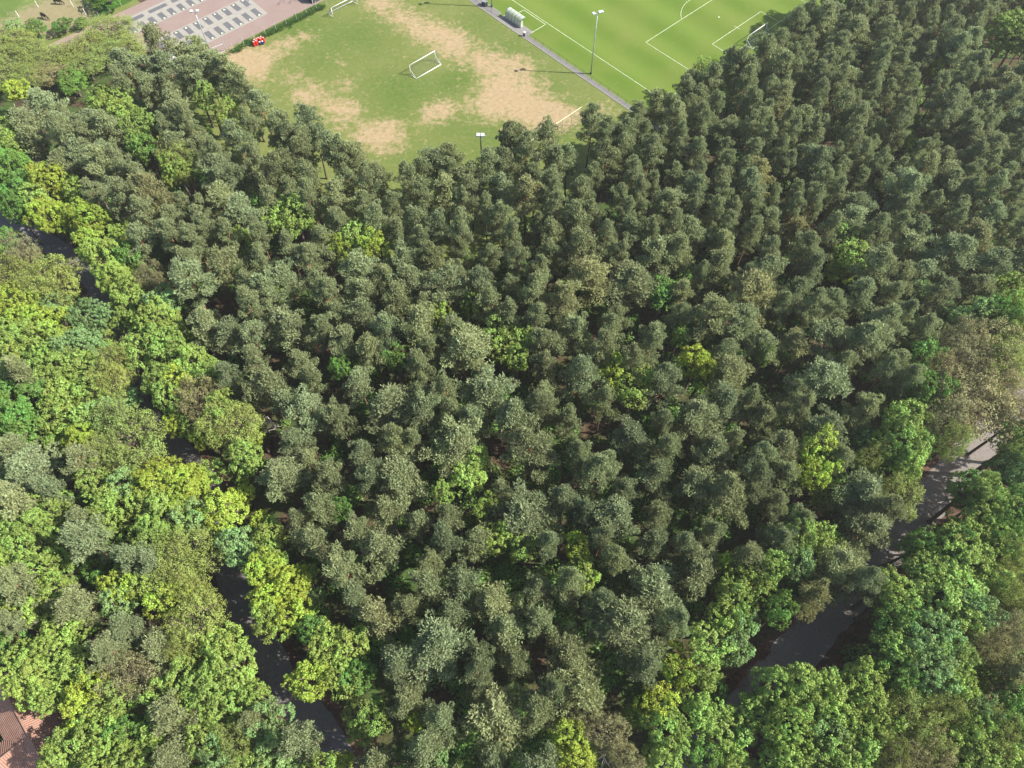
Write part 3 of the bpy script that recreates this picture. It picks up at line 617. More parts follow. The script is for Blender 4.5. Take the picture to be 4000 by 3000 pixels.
# the remaining pines read as one mass: geometry-node instances
if rest:
    pc = bpy.data.collections.new('pine_protos')
    protos = []
    for v in PINES:
        sub = bpy.data.collections.new('far_pine_kind'); pc.children.link(sub)
        for me in (v[0], v[1]):
            o = bpy.data.objects.new('far_pine_piece', me); o.color = (*PINE_COL, 1); sub.objects.link(o)
    me = bpy.data.meshes.new('pine_wood'); me.from_pydata([(q[0], q[1], 0) for q in rest], [], [])
    for an, typ, vals in (('idx', 'INT', [q[4] for q in rest]), ('rz', 'FLOAT', [rr.uniform(0, 6.28) for _ in rest])):
        a = me.attributes.new(an, typ, 'POINT'); a.data.foreach_set('value', vals)
    a = me.attributes.new('sc', 'FLOAT_VECTOR', 'POINT'); a.data.foreach_set('vector', [q for _, _, s, z, _ in rest for q in (s, s, z)])
    o = link('pine_wood', me); o.color = (*PINE_COL, 1); tag(o, 'dense mass of smaller grey-green pines filling the far wood', 'pine wood', None, 'stuff')
    g = bpy.data.node_groups.new('pine_wood', 'GeometryNodeTree'); g.interface.new_socket('Geometry', in_out='INPUT', socket_type='NodeSocketGeometry'); g.interface.new_socket('Geometry', in_out='OUTPUT', socket_type='NodeSocketGeometry')
    N = g.nodes; gi = N.new('NodeGroupInput'); go = N.new('NodeGroupOutput'); ci = N.new('GeometryNodeCollectionInfo'); ci.inputs[0].default_value = pc; ci.inputs['Separate Children'].default_value = True
    mp = N.new('GeometryNodeMeshToPoints'); ip = N.new('GeometryNodeInstanceOnPoints'); ip.inputs['Pick Instance'].default_value = True
    def na(n, t):
        x = N.new('GeometryNodeInputNamedAttribute'); x.data_type = t; x.inputs[0].default_value = n; return x.outputs[0]
    cx = N.new('ShaderNodeCombineXYZ'); Lk = g.links.new
    Lk(gi.outputs[0], mp.inputs[0]); Lk(mp.outputs[0], ip.inputs['Points']); Lk(ci.outputs[0], ip.inputs['Instance']); Lk(na('idx', 'INT'), ip.inputs['Instance Index'])
    Lk(na('rz', 'FLOAT'), cx.inputs[2]); er = N.new('FunctionNodeEulerToRotation'); Lk(cx.outputs[0], er.inputs[0]); Lk(er.outputs[0], ip.inputs['Rotation']); Lk(na('sc', 'FLOAT_VECTOR'), ip.inputs['Scale']); Lk(ip.outputs[0], go.inputs[0])
    md = o.modifiers.new('instances', 'NODES'); md.node_group = g

# ------------------------------------------------------------------ undergrowth, dead branches
def undergrowth():
    Cs, As, Bs, Ts = [], [], [], []
    n_b = 0; t_ = 0
    while n_b < 1300 and t_ < 16000:
        t_ += 1; px, py = rr.uniform(-50, 4050), rr.uniform(100, 3100)
        if not (inside(px, py-40) and inside(px, py) and inside(px-60, py-90)) and not (px < 900 and py > 900) and not (px > 3300 and py > 1300): continue
        P = at(px, py); du, dv = touv(P[0], P[1])
        if abs(dv-RV) < 4.5: continue
        if min((P[0]-q[0])**2+(P[1]-q[1])**2 for q in LANE_D) < 3.6**2: continue
        if du > -112 and dv < 5: continue
        n_b += 1; h = rr.uniform(.6, 3.6); r_ = rr.uniform(.7, 2.1); n = int(50*r_*r_)+40
        d = rand_dirs(n); d[:, 2] = np.abs(d[:, 2]); c = np.array([P[0], P[1], .1])+d*np.array([r_, r_, h])*rng.uniform(.5, 1.05, (n, 1))
        nn = unit(d*.5+np.array([0, 0, .8])+rng.normal(0, .4, (n, 3))); a = perp(nn); b = np.cross(nn, a); s = rng.uniform(.12, .24, (n, 1))
        Cs.append(c); As.append(a*s); Bs.append(b*s*.7); Ts.append(np.clip(rng.normal(rr.uniform(.25, .8), .12, n), 0, 1))
    o = link('undergrowth', leaf_mesh('undergrowth', np.concatenate(Cs), np.concatenate(As), np.concatenate(Bs), np.concatenate(Ts), M['leaf']))
    o.color = (.150, .265, .055, 1); tag(o, 'patchy green undergrowth on the brown forest floor', 'undergrowth', None, 'stuff')
undergrowth()
def litter_brush():
    "dry brown brush along the pale road"
    Cs, As, Bs, Ts = [], [], [], []
    for i in range(95):
        u = rr.uniform(-150, -55); side = rr.choice((-1, 1)); P = uv(u, RV+side*rr.uniform(3.0, 4.6)); r_ = rr.uniform(.4, 1.0); n = 60
        d = rand_dirs(n); d[:, 2] = np.abs(d[:, 2]); c = np.array(P)+d*np.array([r_, r_, r_*.7])
        e = unit(d+rng.normal(0, .4, (n, 3))); Cs.append(c); As.append(e*rng.uniform(.1, .25, (n, 1))); Bs.append(perp(e)*.05); Ts.append(rng.uniform(.2, .9, n))
    o = link('dry_brush', leaf_mesh('dry_brush', np.concatenate(Cs), np.concatenate(As), np.concatenate(Bs), np.concatenate(Ts), M['leaf']))
    o.color = (.27, .15, .09, 1); tag(o, 'dry reddish brown brush along the verges of the pale road', 'brush', None, 'stuff')
litter_brush()
def verge_weeds():
    "tall weeds under the car park fence"
    Cs, As, Bs, Ts = [], [], [], []
    for i in range(330):
        u = -94+rr.random()**.7*26; P = np.array(uv(u, -78.9+rr.gauss(0, .45))); n = 26; r_ = rr.uniform(.2, .55)
        d = rand_dirs(n); d[:, 2] = np.abs(d[:, 2]); e = unit(d+np.array([0, 0, .8])); L = rng.uniform(.12, .30, (n, 1))
        Cs.append(P+d*r_*np.array([1, 1, .5])+e*L); As.append(e*L); Bs.append(perp(e)*.06); Ts.append(rng.uniform(.2, .8, n))
    o = link('verge_weeds', leaf_mesh('verge_weeds', np.concatenate(Cs), np.concatenate(As), np.concatenate(Bs), np.concatenate(Ts), M['leaf']))
    o.color = (.10, .19, .04, 1); tag(o, 'dark green weeds along the foot of the car park fence', 'weeds', None, 'stuff')
verge_weeds()
DEAD = [(300, 1880, 7, 'beside the dark gap at left'), (320, 500, 11, 'in the upper left pines'), (368, 735, 11, 'just above the yellow trees at left'), (1895, 1125, 11, 'in the middle of the wood'), (2795, 1065, 10, 'in the right half of the wood'),
        (2395, 1025, 11, 'right of the wood centre'), (3260, 775, 10, 'among the far right pines'), (3495, 930, 10, 'right of the tall lone lime tree'), (2850, 1765, 10, 'left of the upright yellow tree'), (750, 2350, 9, 'beside the lower shady lane'),
        (1055, 1645, 11, 'at the left edge of the pines'), (15, 1690, 9, 'at the far left edge'), (2360, 2950, 10, 'at the bottom edge'), (1480, 1260, 11, 'left of the wood centre'), (3010, 1340, 8, 'at the right among thick pines'), (2390, 2920, 9, 'in the brownish crown at the bottom')]
for i, (px, py, z, wh) in enumerate(DEAD):
    P = at(px, py, z); r_ = random.Random(i); b = MB()
    e = empty('dead_tree', (P[0], P[1], 0)); tag(e, 'bleached bare dead pine '+wh, 'dead tree', 'bleached dead trees')
    H = z+1.5; b.tube([(0, 0, -.1), (.1, .05, H*.5), (.25*r_.uniform(-1, 1), .2, H*.85), (.4*r_.uniform(-1, 1), .3*r_.uniform(-1, 1), H)], [.2, .14, .08, .03], 7); b.build('trunk', M['dead'], e, True)
    for q in range(r_.randint(5, 8)):
        az = r_.uniform(0, 6.28); L = r_.uniform(1.2, 2.8); z0 = H*r_.uniform(.55, .95); bb = MB(); p = Vector((.1, .05, z0)); pts = [p]
        for s in range(4):
            az += r_.uniform(-.7, .7); p = p+Vector((math.cos(az), math.sin(az), r_.uniform(-.15, .55)))*L/4; pts.append(p)
        bb.tube(pts, [.07, .055, .045, .03, .012], 5)
        p2 = pts[2]; bb.tube([p2, p2+Vector((math.cos(az+1.2), math.sin(az+1.2), .4))*L*.25, p2+Vector((math.cos(az+1.5), math.sin(az+1.5), .9))*L*.4], [.04, .025, .01], 4)
        bb.build('branch', M['dead'], e, True)

# ------------------------------------------------------------------ meadow shrubs, horses, posts
for px, py, w, c, lb in ((145, 118, 85, 'G', 'rounded bright green shrub at the meadow edge, nearest the lower horse'), (245, 100, 66, 'G', 'bushy mid green shrub between the two other meadow shrubs'),
                         (316, 86, 46, 'G', 'smallest dark green shrub at the right end of the meadow hedge'), (52, 105, 70, 'E', 'faded soft-green shrub at the left end of the meadow hedge'), (420, -8, 110, 'G', 'dark green shrub cut by the top edge above the track')):
    P = at(px, py, 1.9); rad = w/2/FPX*depth(P)*1.1; v = rr.choice(SMALL); zs = (1.9+rad*.5)/v[3]*.95
    plant('shrub', lb, 'shrub', 'meadow shrubs', (P[0], P[1], -.6), (rad/v[2], rad/v[2], zs), rr.uniform(0, 6), v[0], v[1], jit(CLS[c][0] if c == 'E' else (.105, .215, .03), .08))
def horse(P, ang, label, patch):
    e = empty('horse', P, ang); tag(e, label, 'horse', 'grazing horses')
    J = {'hip': (-.62, 0, 1.18, .27, .30), 'loin': (-.2, 0, 1.14, .29, .32), 'chest': (.35, 0, 1.12, .28, .34), 'withers': (.62, 0, 1.22, .2, .27), 'neck': (1.0, .02, .98, .13, .19), 'poll': (1.28, .04, .62, .11, .14), 'jaw': (1.36, .05, .34, .09, .12), 'muzzle': (1.40, .05, .10, .065, .075),
         'croup': (-.86, 0, 1.12, .19, .22), 'tail0': (-1.04, 0, 1.05, .07, .07), 'tail1': (-1.12, 0, .6, .08, .08), 'tail2': (-1.08, 0, .3, .04, .04)}
    E_ = [('loin', 'hip'), ('hip', 'croup'), ('croup', 'tail0'), ('tail0', 'tail1'), ('tail1', 'tail2'), ('loin', 'chest'), ('chest', 'withers'), ('withers', 'neck'), ('neck', 'poll'), ('poll', 'jaw'), ('jaw', 'muzzle')]
    for s, y in (('l', .17), ('r', -.17)):
        f = .12 if s == 'l' else -.08
        J.update({'fs'+s: (.5, y, .85, .12, .13), 'fk'+s: (.52+f, y, .50, .07, .07), 'ff'+s: (.50+f, y, .22, .05, .05), 'fh'+s: (.54+f, y, .04, .07, .06),
                  'hs'+s: (-.62, y, .85, .15, .17), 'hk'+s: (-.80-f, y, .52, .075, .08), 'hf'+s: (-.74-f, y, .22, .05, .05), 'hh'+s: (-.70-f, y, .04, .07, .06)})
        E_ += [('chest', 'fs'+s), ('fs'+s, 'fk'+s), ('fk'+s, 'ff'+s), ('ff'+s, 'fh'+s), ('hip', 'hs'+s), ('hs'+s, 'hk'+s), ('hk'+s, 'hf'+s), ('hf'+s, 'hh'+s)]
    ks = list(J); me = bpy.data.meshes.new('horse_body'); me.from_pydata([J[q][:3] for q in ks], [(ks.index(a), ks.index(b)) for a, b in E_], [])
    o = link('body', me, e); md = o.modifiers.new('skin', 'SKIN')
    for i, q in enumerate(ks): me.skin_vertices[0].data[i].radius = J[q][3:5]; me.skin_vertices[0].data[i].use_root = (q == 'loin')
    sb = o.modifiers.new('sub', 'SUBSURF'); sb.levels = 2; sb.render_levels = 2; me.materials.append(M['horse'])
    ears = MB()
    for s in (-1, 1): ears.tube([(1.24, .04+s*.07, .70), (1.20, .04+s*.10, .84)], [.045, .01], 5)
    ears.build('ears', M['horse'], e)
    mane = MB(); mane.tube([(.62, 0, 1.46), (.85, .01, 1.30), (1.1, .02, .98), (1.24, .03, .78)], [.05, .07, .07, .03], 6); mane.build('mane', M['horse'], e, True)
    if patch:
        pm = MB(); pm.tube([(-.35, 0, .86), (-.15, 0, .80), (.1, 0, .80), (.28, 0, .86)], [.05, .22, .22, .05], 10); pm.build('belly_patch', M['horse_white'], e, True)
    return e
h1 = at(232, 17); horse((h1[0], h1[1], .02), R(-8), 'black horse grazing at the top edge of the meadow', True)
h2 = at(178, 74); horse((h2[0], h2[1], .02), R(-28), 'black horse with a pale belly grazing above the rounded shrub', True)
for px, py, lb in ((150, 28, 'white fence post left of the upper horse'), (287, 27, 'white fence post right of the upper horse'), (337, 59, 'white fence post nearest the small dark shrub'), (75, 67, 'thin white fence post at the far left of the meadow')):
    P = at(px, py); e = empty('fence_post', (P[0], P[1], .02)); tag(e, lb, 'post', 'white meadow posts')
    b = MB(); b.tube([(0, 0, 0), (0, 0, 1.55)], .065, 8); b.build('shaft', M['white'], e); b = MB(); b.tube([(0, 0, 1.5), (0, 0, 1.6)], [.09, .05], 8); b.build('cap', M['white'], e)

# ------------------------------------------------------------------ fences
def wire_fence(name, label, u0_, v0, u1, v1, n, h, post_r, pm, wires, wm, mesh_step=None, cat='fence'):
    e = empty(name, uv(u0_, v0)); tag(e, label, cat); inv = Vector(uv(u0_, v0))
    A, B = uv(u0_, v0)-inv, uv(u1, v1)-inv
    for i in range(n+1):
        p = A+(B-A)*i/n; b = MB(); b.tube([p+Vector((0, 0, 0)), p+Vector((0, 0, h))], post_r, 6); b.build('post', pm, e)
    for z in wires:
        b = MB(); b.tube([A+Vector((0, 0, z)), B+Vector((0, 0, z))], .010 if z < h-.02 else .02, 5); b.build('rail' if z > h-.1 else 'wire', wm, e)
    if mesh_step:
        b = MB(); L = (B-A).length; k_ = int(L/mesh_step)
        for i in range(k_):
            p = A+(B-A)*i/k_; b.tube([p+Vector((0, 0, .05)), p+Vector((0, 0, h))], .007, 3, False)
        for j in range(int(h/mesh_step)): b.tube([A+Vector((0, 0, .05+j*mesh_step)), B+Vector((0, 0, .05+j*mesh_step))], .007, 3, False)
        o = b.build('mesh_panel', wm, e); o['kind'] = 'stuff'
    return e
wire_fence('path_fence', 'low dark wire fence along the path from the dugout to the pines', -39.1, -37.0, -39.1, 5.4, 16, 1.1, .035, M['dark_steel'], [1.1, .1], M['green_wire'], .22)
wire_fence('path_fence', 'short low wire fence beside the path above the dugout', -39.1, -66, -39.1, -46.9, 7, 1.1, .035, M['dark_steel'], [1.1, .1], M['green_wire'], .22)
wire_fence('boundary_fence', 'tall wire fence with pale posts between car park and worn field', -93.2, -78.8, -64, -78.7, 10, 2.3, .05, M['pale_post'], [2.25, 1.5, .75], M['green_wire'], None)
wire_fence('hedge_fence', 'wire fence with pale posts between the meadow and the track', -128, -112.1, -101, -112.2, 9, 1.4, .05, M['pale_post'], [1.3, .7], M['green_wire'])
# gate at the corner of the worn field
g0 = uv(-94.4, -80.2); e = empty('gate', g0); tag(e, 'galvanised gate frame between the pines and the car park fence', 'gate')
d1 = uv(-97.2, -80.6)-g0; z = Vector((0, 0, 1))
b = MB(); b.tube([(0, 0, 0), (0, 0, 2.5)], .10, 8); b.build('post', M['galv'], e)
b = MB(); b.tube([d1, d1+z*2.0], .07, 8); b.build('post', M['galv'], e)
for h in (.15, 2.0):
    b = MB(); b.tube([z*h, d1+z*h], .05, 6); b.build('rail', M['galv'], e)
for k_ in range(1, 7):
    b = MB(); b.tube([d1*k_/7+z*.15, d1*k_/7+z*2.0], .02, 5); b.build('bar', M['galv'], e)

# ------------------------------------------------------------------ football furniture
def net_mesh(P00, P01, P10, P11, nx, ny):
    b = MB()
    L = lambda a, c, t: a+(c-a)*t
    for i in range(nx+1):
        t = i/nx; b.tube([L(P00, P01, t), L(P10, P11, t)], .006, 3, False)
    for j in range(ny+1):
        t = j/ny; b.tube([L(P00, P10, t), L(P01, P11, t)], .006, 3, False)
    return b
def goal(uc, v0, face, label, stripe=False, depth_=2.0):
    "face +1: open side towards +v; local x = u, y = v"
    o = uv(uc, v0); e = empty('football_goal', o); tag(e, label, 'goal', 'white football goals')
    def q(u, v, z): return Vector(uv(uc+u, v0+v, z))-o
    w = 3.66; bk = -face*depth_
    for s in (-1, 1):
        b = MB(); b.tube([q(s*w, 0, .02), q(s*w, 0, 2.44)], .07, 10); b.build('post', M['white'], e, True)
        b = MB(); b.tube([q(s*w, 0, .06), q(s*w, bk, .06)], .05, 8); b.build('base_side', M['white'], e, True)
        b = MB(); b.tube([q(s*w, 0, 1.3), q(s*w, bk, .06)], .04, 8); b.build('stay', M['white'], e, True)
        n = net_mesh(q(s*w, 0, .06), q(s*w, bk, .06), q(s*w, 0, 2.40), q(s*w, bk*.35, 2.2), 8, 9).build('side_net', M['net'], e); n['kind'] = 'stuff'
    b = MB(); b.tube([q(-w, 0, 2.44), q(w, 0, 2.44)], .075, 10); b.build('crossbar', M['white'], e, True)
    b = MB(); b.tube([q(-w, bk, .07), q(w, bk, .07)], .085, 10); b.build('rear_base_bar', M['white'], e, True)
    n = net_mesh(q(-w, 0, 2.42), q(w, 0, 2.42), q(-w, bk, .1), q(w, bk, .1), 30, 12).build('net', M['net'], e); n['kind'] = 'stuff'
goal(-64.3, -44.85, -1, 'white freestanding goal in the middle of the worn field')
goal(-65.0, -73.75, 1, 'white freestanding goal at the top of the worn field by the fence')
goal(0, 0, -1, 'white match goal half hidden by the pines')
def floodlight(base, h, label, heads, rad=.13, pmat='galv', ang=0.0, big=1.0):
    e = empty('floodlight', base); tag(e, label, 'floodlight', 'floodlight masts')
    b = MB(); b.tube([(0, 0, 0), (0, 0, h*.5), (0, 0, h)], [rad*1.35, rad, rad*.75], 10); b.build('mast', M[pmat], e, True)
    b = MB(); b.tube([(0, 0, 0), (0, 0, .5)], rad*1.8, 10); b.build('base_sleeve', M['dark_steel'], e)
    b = MB(); d = Vector((math.cos(ang), math.sin(ang), 0)); b.tube([d*-.9*big+Vector((0, 0, h)), d*.9*big+Vector((0, 0, h))], .06, 8); b.build('cross_arm', M['galv'], e)
    for s in heads:
        c = d*s*big+Vector((0, 0, h+.15)); b = MB(); b.box(c, (.62*big, .75*big, .22), ang); b.build('lamp_head', M['galv'], e)
        b = MB(); b.box(c+Vector((0, 0, .125)), (.5*big, .62*big, .03), ang); b.build('lamp_face', M['lamp_face'], e)
floodlight(uv(-37.67, -17.36, .02), 14.76, 'tall grey floodlight mast beside the path and the match pitch', (-.85, .55, 1.0), ang=.35)
floodlight(uv(-37.74, -51.0, .03), 15.2, 'floodlight mast beyond the dugout, cut by the top edge', (-.85, .55, 1.0), ang=.35)
P = at(760, 46, 10.5); floodlight((P[0], P[1], .03), 10.5, 'slim floodlight mast in the car park behind the corner pines', (-.65, .65), rad=.11, ang=.1)
P = at(1877, 530, 13.5); floodlight((P[0], P[1], .02), 13.5, 'dark floodlight mast rising from the pines at the worn field edge', (-.35, .35), rad=.13, pmat='dark_steel', ang=.0, big=1.15)
# tall ball-stop frame at the near end of the worn field
T0 = at(2272, 418, 5); T1 = at(1966, 620, 5); e = empty('ball_stop_net', (T0[0], T0[1], .02)); tag(e, 'tall ball-stop frame with a pale yellow top rail behind the worn field', 'ball stop')
b0 = Vector((0, 0, 0)); b1 = Vector((T1[0]-T0[0], T1[1]-T0[1], 0))
for i in range(9):
    p = b0+(b1-b0)*i/8; b = MB(); b.tube([p, p+z*5], .055, 8); b.build('post', M['pale_post'], e)
b = MB(); b.tube([b0+z*5, b1+z*5], .075, 8); b.build('top_rail', M['yellow_rail'], e)
for h in (1.6, 3.3):
    b = MB(); b.tube([b0+z*h, b1+z*h], .02, 5); b.build('wire', M['green_wire'], e)
# dugout
o = uv(-38.2, -45.6, .03); e = empty('dugout', o); tag(e, 'curved milky dugout shelter with white seats beside the path', 'dugout')
def q(u, v, zz): return Vector(uv(-38.2+u, -45.6+v, .03+zz))-o
prof = [(0, .05), (.0, .8), (.06, 1.3), (.25, 1.75), (.6, 2.02), (1.05, 2.12), (1.5, 2.08)]
LEN = 5.4
for i in range(5):
    v0, v1 = LEN*i/5+.03, LEN*(i+1)/5-.03; b = MB()
    for (a0, z0), (a1, z1) in zip(prof[:-1], prof[1:]): b.sheet([q(a0, v0, z0), q(a1, v0, z1), q(a1, v1, z1), q(a0, v1, z0)])
    pn = b.build('roof_panel', M['shelter'], e); s = pn.modifiers.new('th', 'SOLIDIFY'); s.thickness = .02
for i in range(6):
    b = MB(); b.tube([q(a-.02, LEN*i/5, zz+.02) for a, zz in prof], .035, 6); b.build('rib', M['dark_steel'], e)
for v in (0, LEN):
    b = MB(); b.sheet([q(0, v, .05)]+[q(a, v, zz) for a, zz in prof[1:4]]+[q(.7, v, 1.6), q(.7, v, .05)]); pn = b.build('end_panel', M['shelter'], e); pn.modifiers.new('th', 'SOLIDIFY').thickness = .02
b = MB(); b.tube([q(1.5, 0, 2.08), q(1.5, LEN, 2.08)], .04, 6); b.build('front_rail', M['white'], e)
b = MB(); b.box(q(.35, LEN/2, .36), (.12, LEN-.3, .06), UV_ROT); b.build('seat_beam', M['dark_steel'], e)
for i in range(10):
    b = MB(); c = q(.42, .4+i*.51, .44); b.box(c, (.4, .38, .06), UV_ROT); b.box(q(.22, .4+i*.51, .62), (.05, .38, .34), UV_ROT); b.build('seat', M['bench'], e)
o = uv(-39.6, -37.5, .03); e = empty('litter_bin', o); tag(e, 'dark litter bin with a pale lid at the lower end of the dugout', 'bin')
b = MB(); b.tube([(0, 0, 0), (0, 0, .5), (0, 0, .95)], [.25, .28, .29], 12); b.build('body', M['dark_steel'], e, True)
b = MB(); b.tube([(0, 0, .95), (0, 0, 1.02), (0, 0, 1.12)], [.31, .31, .18], 12); b.build('lid', M['white'], e, True)
o = uv(-38.6, -52.6, .03); e = empty('equipment_box', o, UV_ROT); tag(e, 'dark box beside the path below the cut-off floodlight', 'box')
b = MB(); b.box((0, 0, .5), (.9, 1.2, 1.0)); b.build('body', M['dark_steel'], e); b = MB(); b.box((0, 0, 1.04), (1.0, 1.3, .07)); b.build('lid', M['greypanel'], e)
# red and navy tackle bags by the fence
bags = [(-88.5, -77.2, 'red', 'lower left end'), (-87.95, -77.75, 'red', 'second from the left in the back row'), (-87.4, -77.7, 'red', 'third from the left in the back row'), (-86.85, -77.75, 'red', 'fourth from the left in the back row'), (-86.25, -77.6, 'red', 'right end of the back row'),
        (-87.9, -77.1, 'red', 'front row beside the lower left one'), (-86.7, -77.15, 'red', 'front row behind the navy ones'), (-86.05, -76.95, 'red', 'right end of the front row'), (-87.25, -76.8, 'navy', 'left one of the navy pair'), (-86.65, -76.55, 'navy', 'right one of the navy pair')]
for u, v, c, wh in bags:
    e = empty('tackle_bag', uv(u, v, .02), rr.uniform(0, 6)); tag(e, '%s upright tackle bag by the fence, %s' % (c, wh), 'tackle bag', c+' tackle bags')
    h = 1.25 if c == 'red' else .8
    b = MB(); b.tube([(0, 0, 0), (0, 0, .06), (0, 0, h-.06), (0, 0, h)], [.20, .25, .25, .22], 14); b.build('body', M[c], e, True)
    b = MB(); b.tube([(0, 0, h), (0, 0, h+.03)], [.19, .16], 14); b.build('cap', M['red_top'] if c == 'red' else M['white'], e)
# blue sign on a post in the car park
P = at(979, 31); e = empty('parking_sign', (P[0], P[1], .05)); tag(e, 'round light blue sign on a post at the top of the car park', 'sign')
b = MB(); b.tube([(0, 0, 0), (0, 0, 2.4)], .04, 8); b.build('post', M['galv'], e)
b = MB(); b.tube([(0, -.03, 2.3), (0, -.06, 2.3)], .4, 20); b.build('disc', M['bluesign'], e)
b = MB(); b.tube([(0, -.062, 2.3), (0, -.07, 2.3)], .14, 16); b.build('symbol', M['white'], e)
# dark store at the top edge, with hoops beside it
o = uv(-69.2, -83.4, .03); e = empty('storage_shed', o); tag(e, 'dark open-fronted storage shed at the top edge beside the upper goal', 'shed')
def q(u, v, zz): return Vector(uv(-69.2+u, -83.4+v, .03+zz))-o
b = MB(); b.box(q(1.3, -.1, 1.15), (2.6, 4.0, 2.3), UV_ROT); b.build('wall', M['container'], e)
b = MB(); b.box(q(1.3, -.1, 2.36), (2.9, 4.3, .1), UV_ROT); b.build('roof', M['greypanel'], e)
b = MB(); b.box(q(1.3, 1.95, 1.05), (2.0, .06, 2.0), UV_ROT); b.build('door', M['dark_steel'], e)
for a in (0, 2.6):
    b = MB(); b.tube([q(a, 2.02, 0), q(a, 2.02, 2.4)], .05, 6); b.build('frame_post', M['white'], e)
o = uv(-64.5, -84.2, .03); e = empty('grey_shed', o); tag(e, 'low grey shed behind the upper goal at the top edge', 'shed')
b = MB(); b.box(Vector(uv(-63.2, -84.0, 1.2))-o, (3.6, 4.0, 2.3), UV_ROT); b.build('wall', M['greypanel'], e)
b = MB(); b.box(Vector(uv(-63.2, -84.0, 2.42))-o, (3.9, 4.3, .12), UV_ROT); b.build('roof', M['path'], e)
for i, (u, v) in enumerate(((-75.5, -86.6), (-73.2, -85.2))):
    e = empty('bicycle_hoop', uv(u, v, .03)); tag(e, 'dark steel hoop on the brick paving, %s' % ('left one' if i == 0 else 'right one'), 'hoop', 'steel hoops')
    b = MB(); d = Vector(uv(1.6, 0)-uv(0, 0)); b.tube([(0, 0, 0), (0, 0, .6), d*.12+z*.8, d*.88+z*.8, d+z*.6, d], .045, 8); b.build('hoop', M['dark_steel'], e, True)

# ------------------------------------------------------------------ house at the bottom left
RZ = 6.6; A = at(0, 2690, RZ); ru, rv = touv(A[0], A[1]); B = at(147, 2913, RZ); ru2, rv2 = touv(B[0], B[1])
RU = (ru+ru2)/2; V0, V1 = rv-7, rv2+4.0; o = uv(RU, rv); e = empty('house', o); tag(e, 'house with a clay tiled gable roof in the bottom left corner', 'house')
def q(u, v, zz): return Vector(uv(RU+u, v, zz))-o
def tiled(name, P00, P01, P10, mat, pitch_=.30, parent=None, clip=None):
    "corrugated slope: P00->P01 along the eave direction, P00->P10 up the slope"
    a = P01-P00; s = P10-P00; n = a.cross(s).normalized(); n = n if n.z > 0 else -n
    nx = max(2, int(a.length/pitch_))*4; rows = max(2, int(s.length/.38)); V = []; F = []
    for j in range(rows):
        for jj, lift in ((j, .05), (j+1, .0)):
            for i in range(nx+1):
                t = i/nx; h = .045*math.sin(2*math.pi*i/4); V.append(P00+a*t+s*(jj/rows)+n*(h+lift))
    for j in range(rows):
        r_ = j*2*(nx+1)
        for i in range(nx): F.append((r_+i, r_+i+1, r_+nx+2+i, r_+nx+1+i))
    me = bpy.data.meshes.new(name); me.from_pydata([tuple(v) for v in V], [], F); me.materials.append(mat); me.update()
    return link(name, me, parent)
W1, EZ = 3.9, 3.2
b = MB(); b.box(q(0, (V0+V1)/2, EZ/2-.05), (2*W1-.8, V1-V0-.6, EZ-.1), UV_ROT); b.build('wall', M['render'], e)
roof = tiled('roof', q(W1, V0, EZ), q(W1, V1, EZ), q(0, V0, RZ), M['roof'], parent=e)
tiled('roof_slope', q(-W1, V0, EZ), q(-W1, V1, EZ), q(0, V0, RZ), M['roof'], parent=e)
b = MB(); b.tube([q(0, V0, RZ+.05), q(0, V1, RZ+.05)], .13, 8); b.build('ridge', M['roof'], e)
for v in (V0, V1):
    b = MB(); b.sheet([q(-W1+.4, v, EZ-.2), q(W1-.4, v, EZ-.2), q(0, v, RZ-.15)]); g = b.build('gable', M['render'], e)
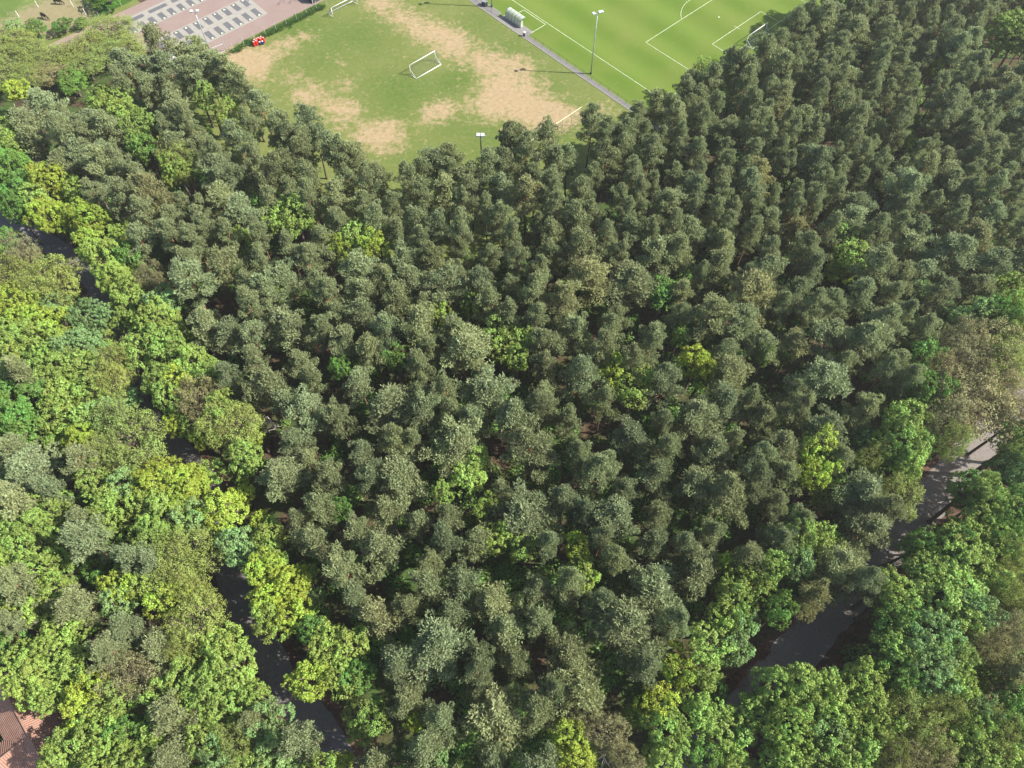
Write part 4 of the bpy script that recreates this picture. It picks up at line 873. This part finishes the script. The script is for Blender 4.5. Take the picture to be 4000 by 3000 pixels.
# side wing running away from the main ridge towards the left of the picture
wv = rv2-2.2; W2 = 2.9; wz = 5.7
for s in (-1, 1): tiled('wing_slope', q(-9, wv+s*W2, EZ), q(-1.2, wv+s*W2, EZ), q(-9, wv, wz), M['roof'], parent=e)
b = MB(); b.tube([q(-9, wv, wz+.05), q(-1.0, wv, wz+.05)], .12, 8); b.build('ridge', M['roof'], e)
b = MB(); b.box(q(-5.5, wv, EZ/2-.06), (7, 2*W2-.7, EZ-.12), UV_ROT); b.build('wing_wall', M['render'], e)
b = MB(); b.box(q(-5.4, wv+W2+.03, EZ-.05), (7.6, .14, .2), UV_ROT); b.build('gutter', M['white'], e)
b = MB(); b.box(q(W1+.06, (V0+V1)/2, EZ-.04), (.14, V1-V0, .14), UV_ROT); b.build('gutter', M['white'], e)
b = MB(); b.box(q(-4.8, wv+W2+3.3, 1.5), (6.4, 6.0, 3.0), UV_ROT); b.build('flat_roof', M['bluegrey'], e)
# dormer on the right slope
dv = rv+4.9; dz = 5.7; 
def slope_u(zz): return W1*(RZ-zz)/(RZ-EZ)
for s in (-1, 1):
    b = MB(); b.sheet([q(slope_u(dz)-.2, dv, dz), q(W1*.93, dv, dz), q(W1*.93, dv+s*1.1, dz-1.0), q(slope_u(dz-1.0), dv+s*1.1, dz-1.0)]); p_ = b.build('dormer_slope', M['roof'], roof); p_.modifiers.new('th', 'SOLIDIFY').thickness = .07
b = MB(); b.sheet([q(W1*.90, dv-1, dz-1.05), q(W1*.90, dv+1, dz-1.05), q(W1*.90, dv, dz-.1)]); b.sheet([q(W1*.90, dv-1, dz-1.05), q(W1*.90, dv+1, dz-1.05), q(W1*.90, dv+1, EZ+.1), q(W1*.90, dv-1, EZ+.1)]); b.build('dormer_front', M['render'], roof)
b = MB(); b.tube([q(W1*.94, dv-1.12, dz-1.0), q(W1*.94, dv, dz+.03), q(W1*.94, dv+1.12, dz-1.0)], .06, 5); b.build('dormer_fascia', M['white'], roof)
c = q(1.4, rv2-.3, RZ-1.0); b = MB(); b.box(c, (.35, .35, .9), UV_ROT); b.build('vent_pipe', M['greypanel'], roof)

hb = MB(); hb.box((0, 250, 55), (1400, 1500, 112.5)); hz = hb.build('haze', None); hz['kind'] = 'stuff'; hz['label'] = 'thin pale summer haze over the whole place'
hm = bpy.data.materials.new('haze'); hm.use_nodes = True; hm.node_tree.nodes.clear()
ho = hm.node_tree.nodes.new('ShaderNodeOutputMaterial'); hv = hm.node_tree.nodes.new('ShaderNodeVolumePrincipled'); hv.inputs['Color'].default_value = (.93, .95, .97, 1); hv.inputs['Density'].default_value = .00022; hv.inputs['Anisotropy'].default_value = .3
hm.node_tree.links.new(hv.outputs[0], ho.inputs['Volume']); hz.data.materials.append(hm)
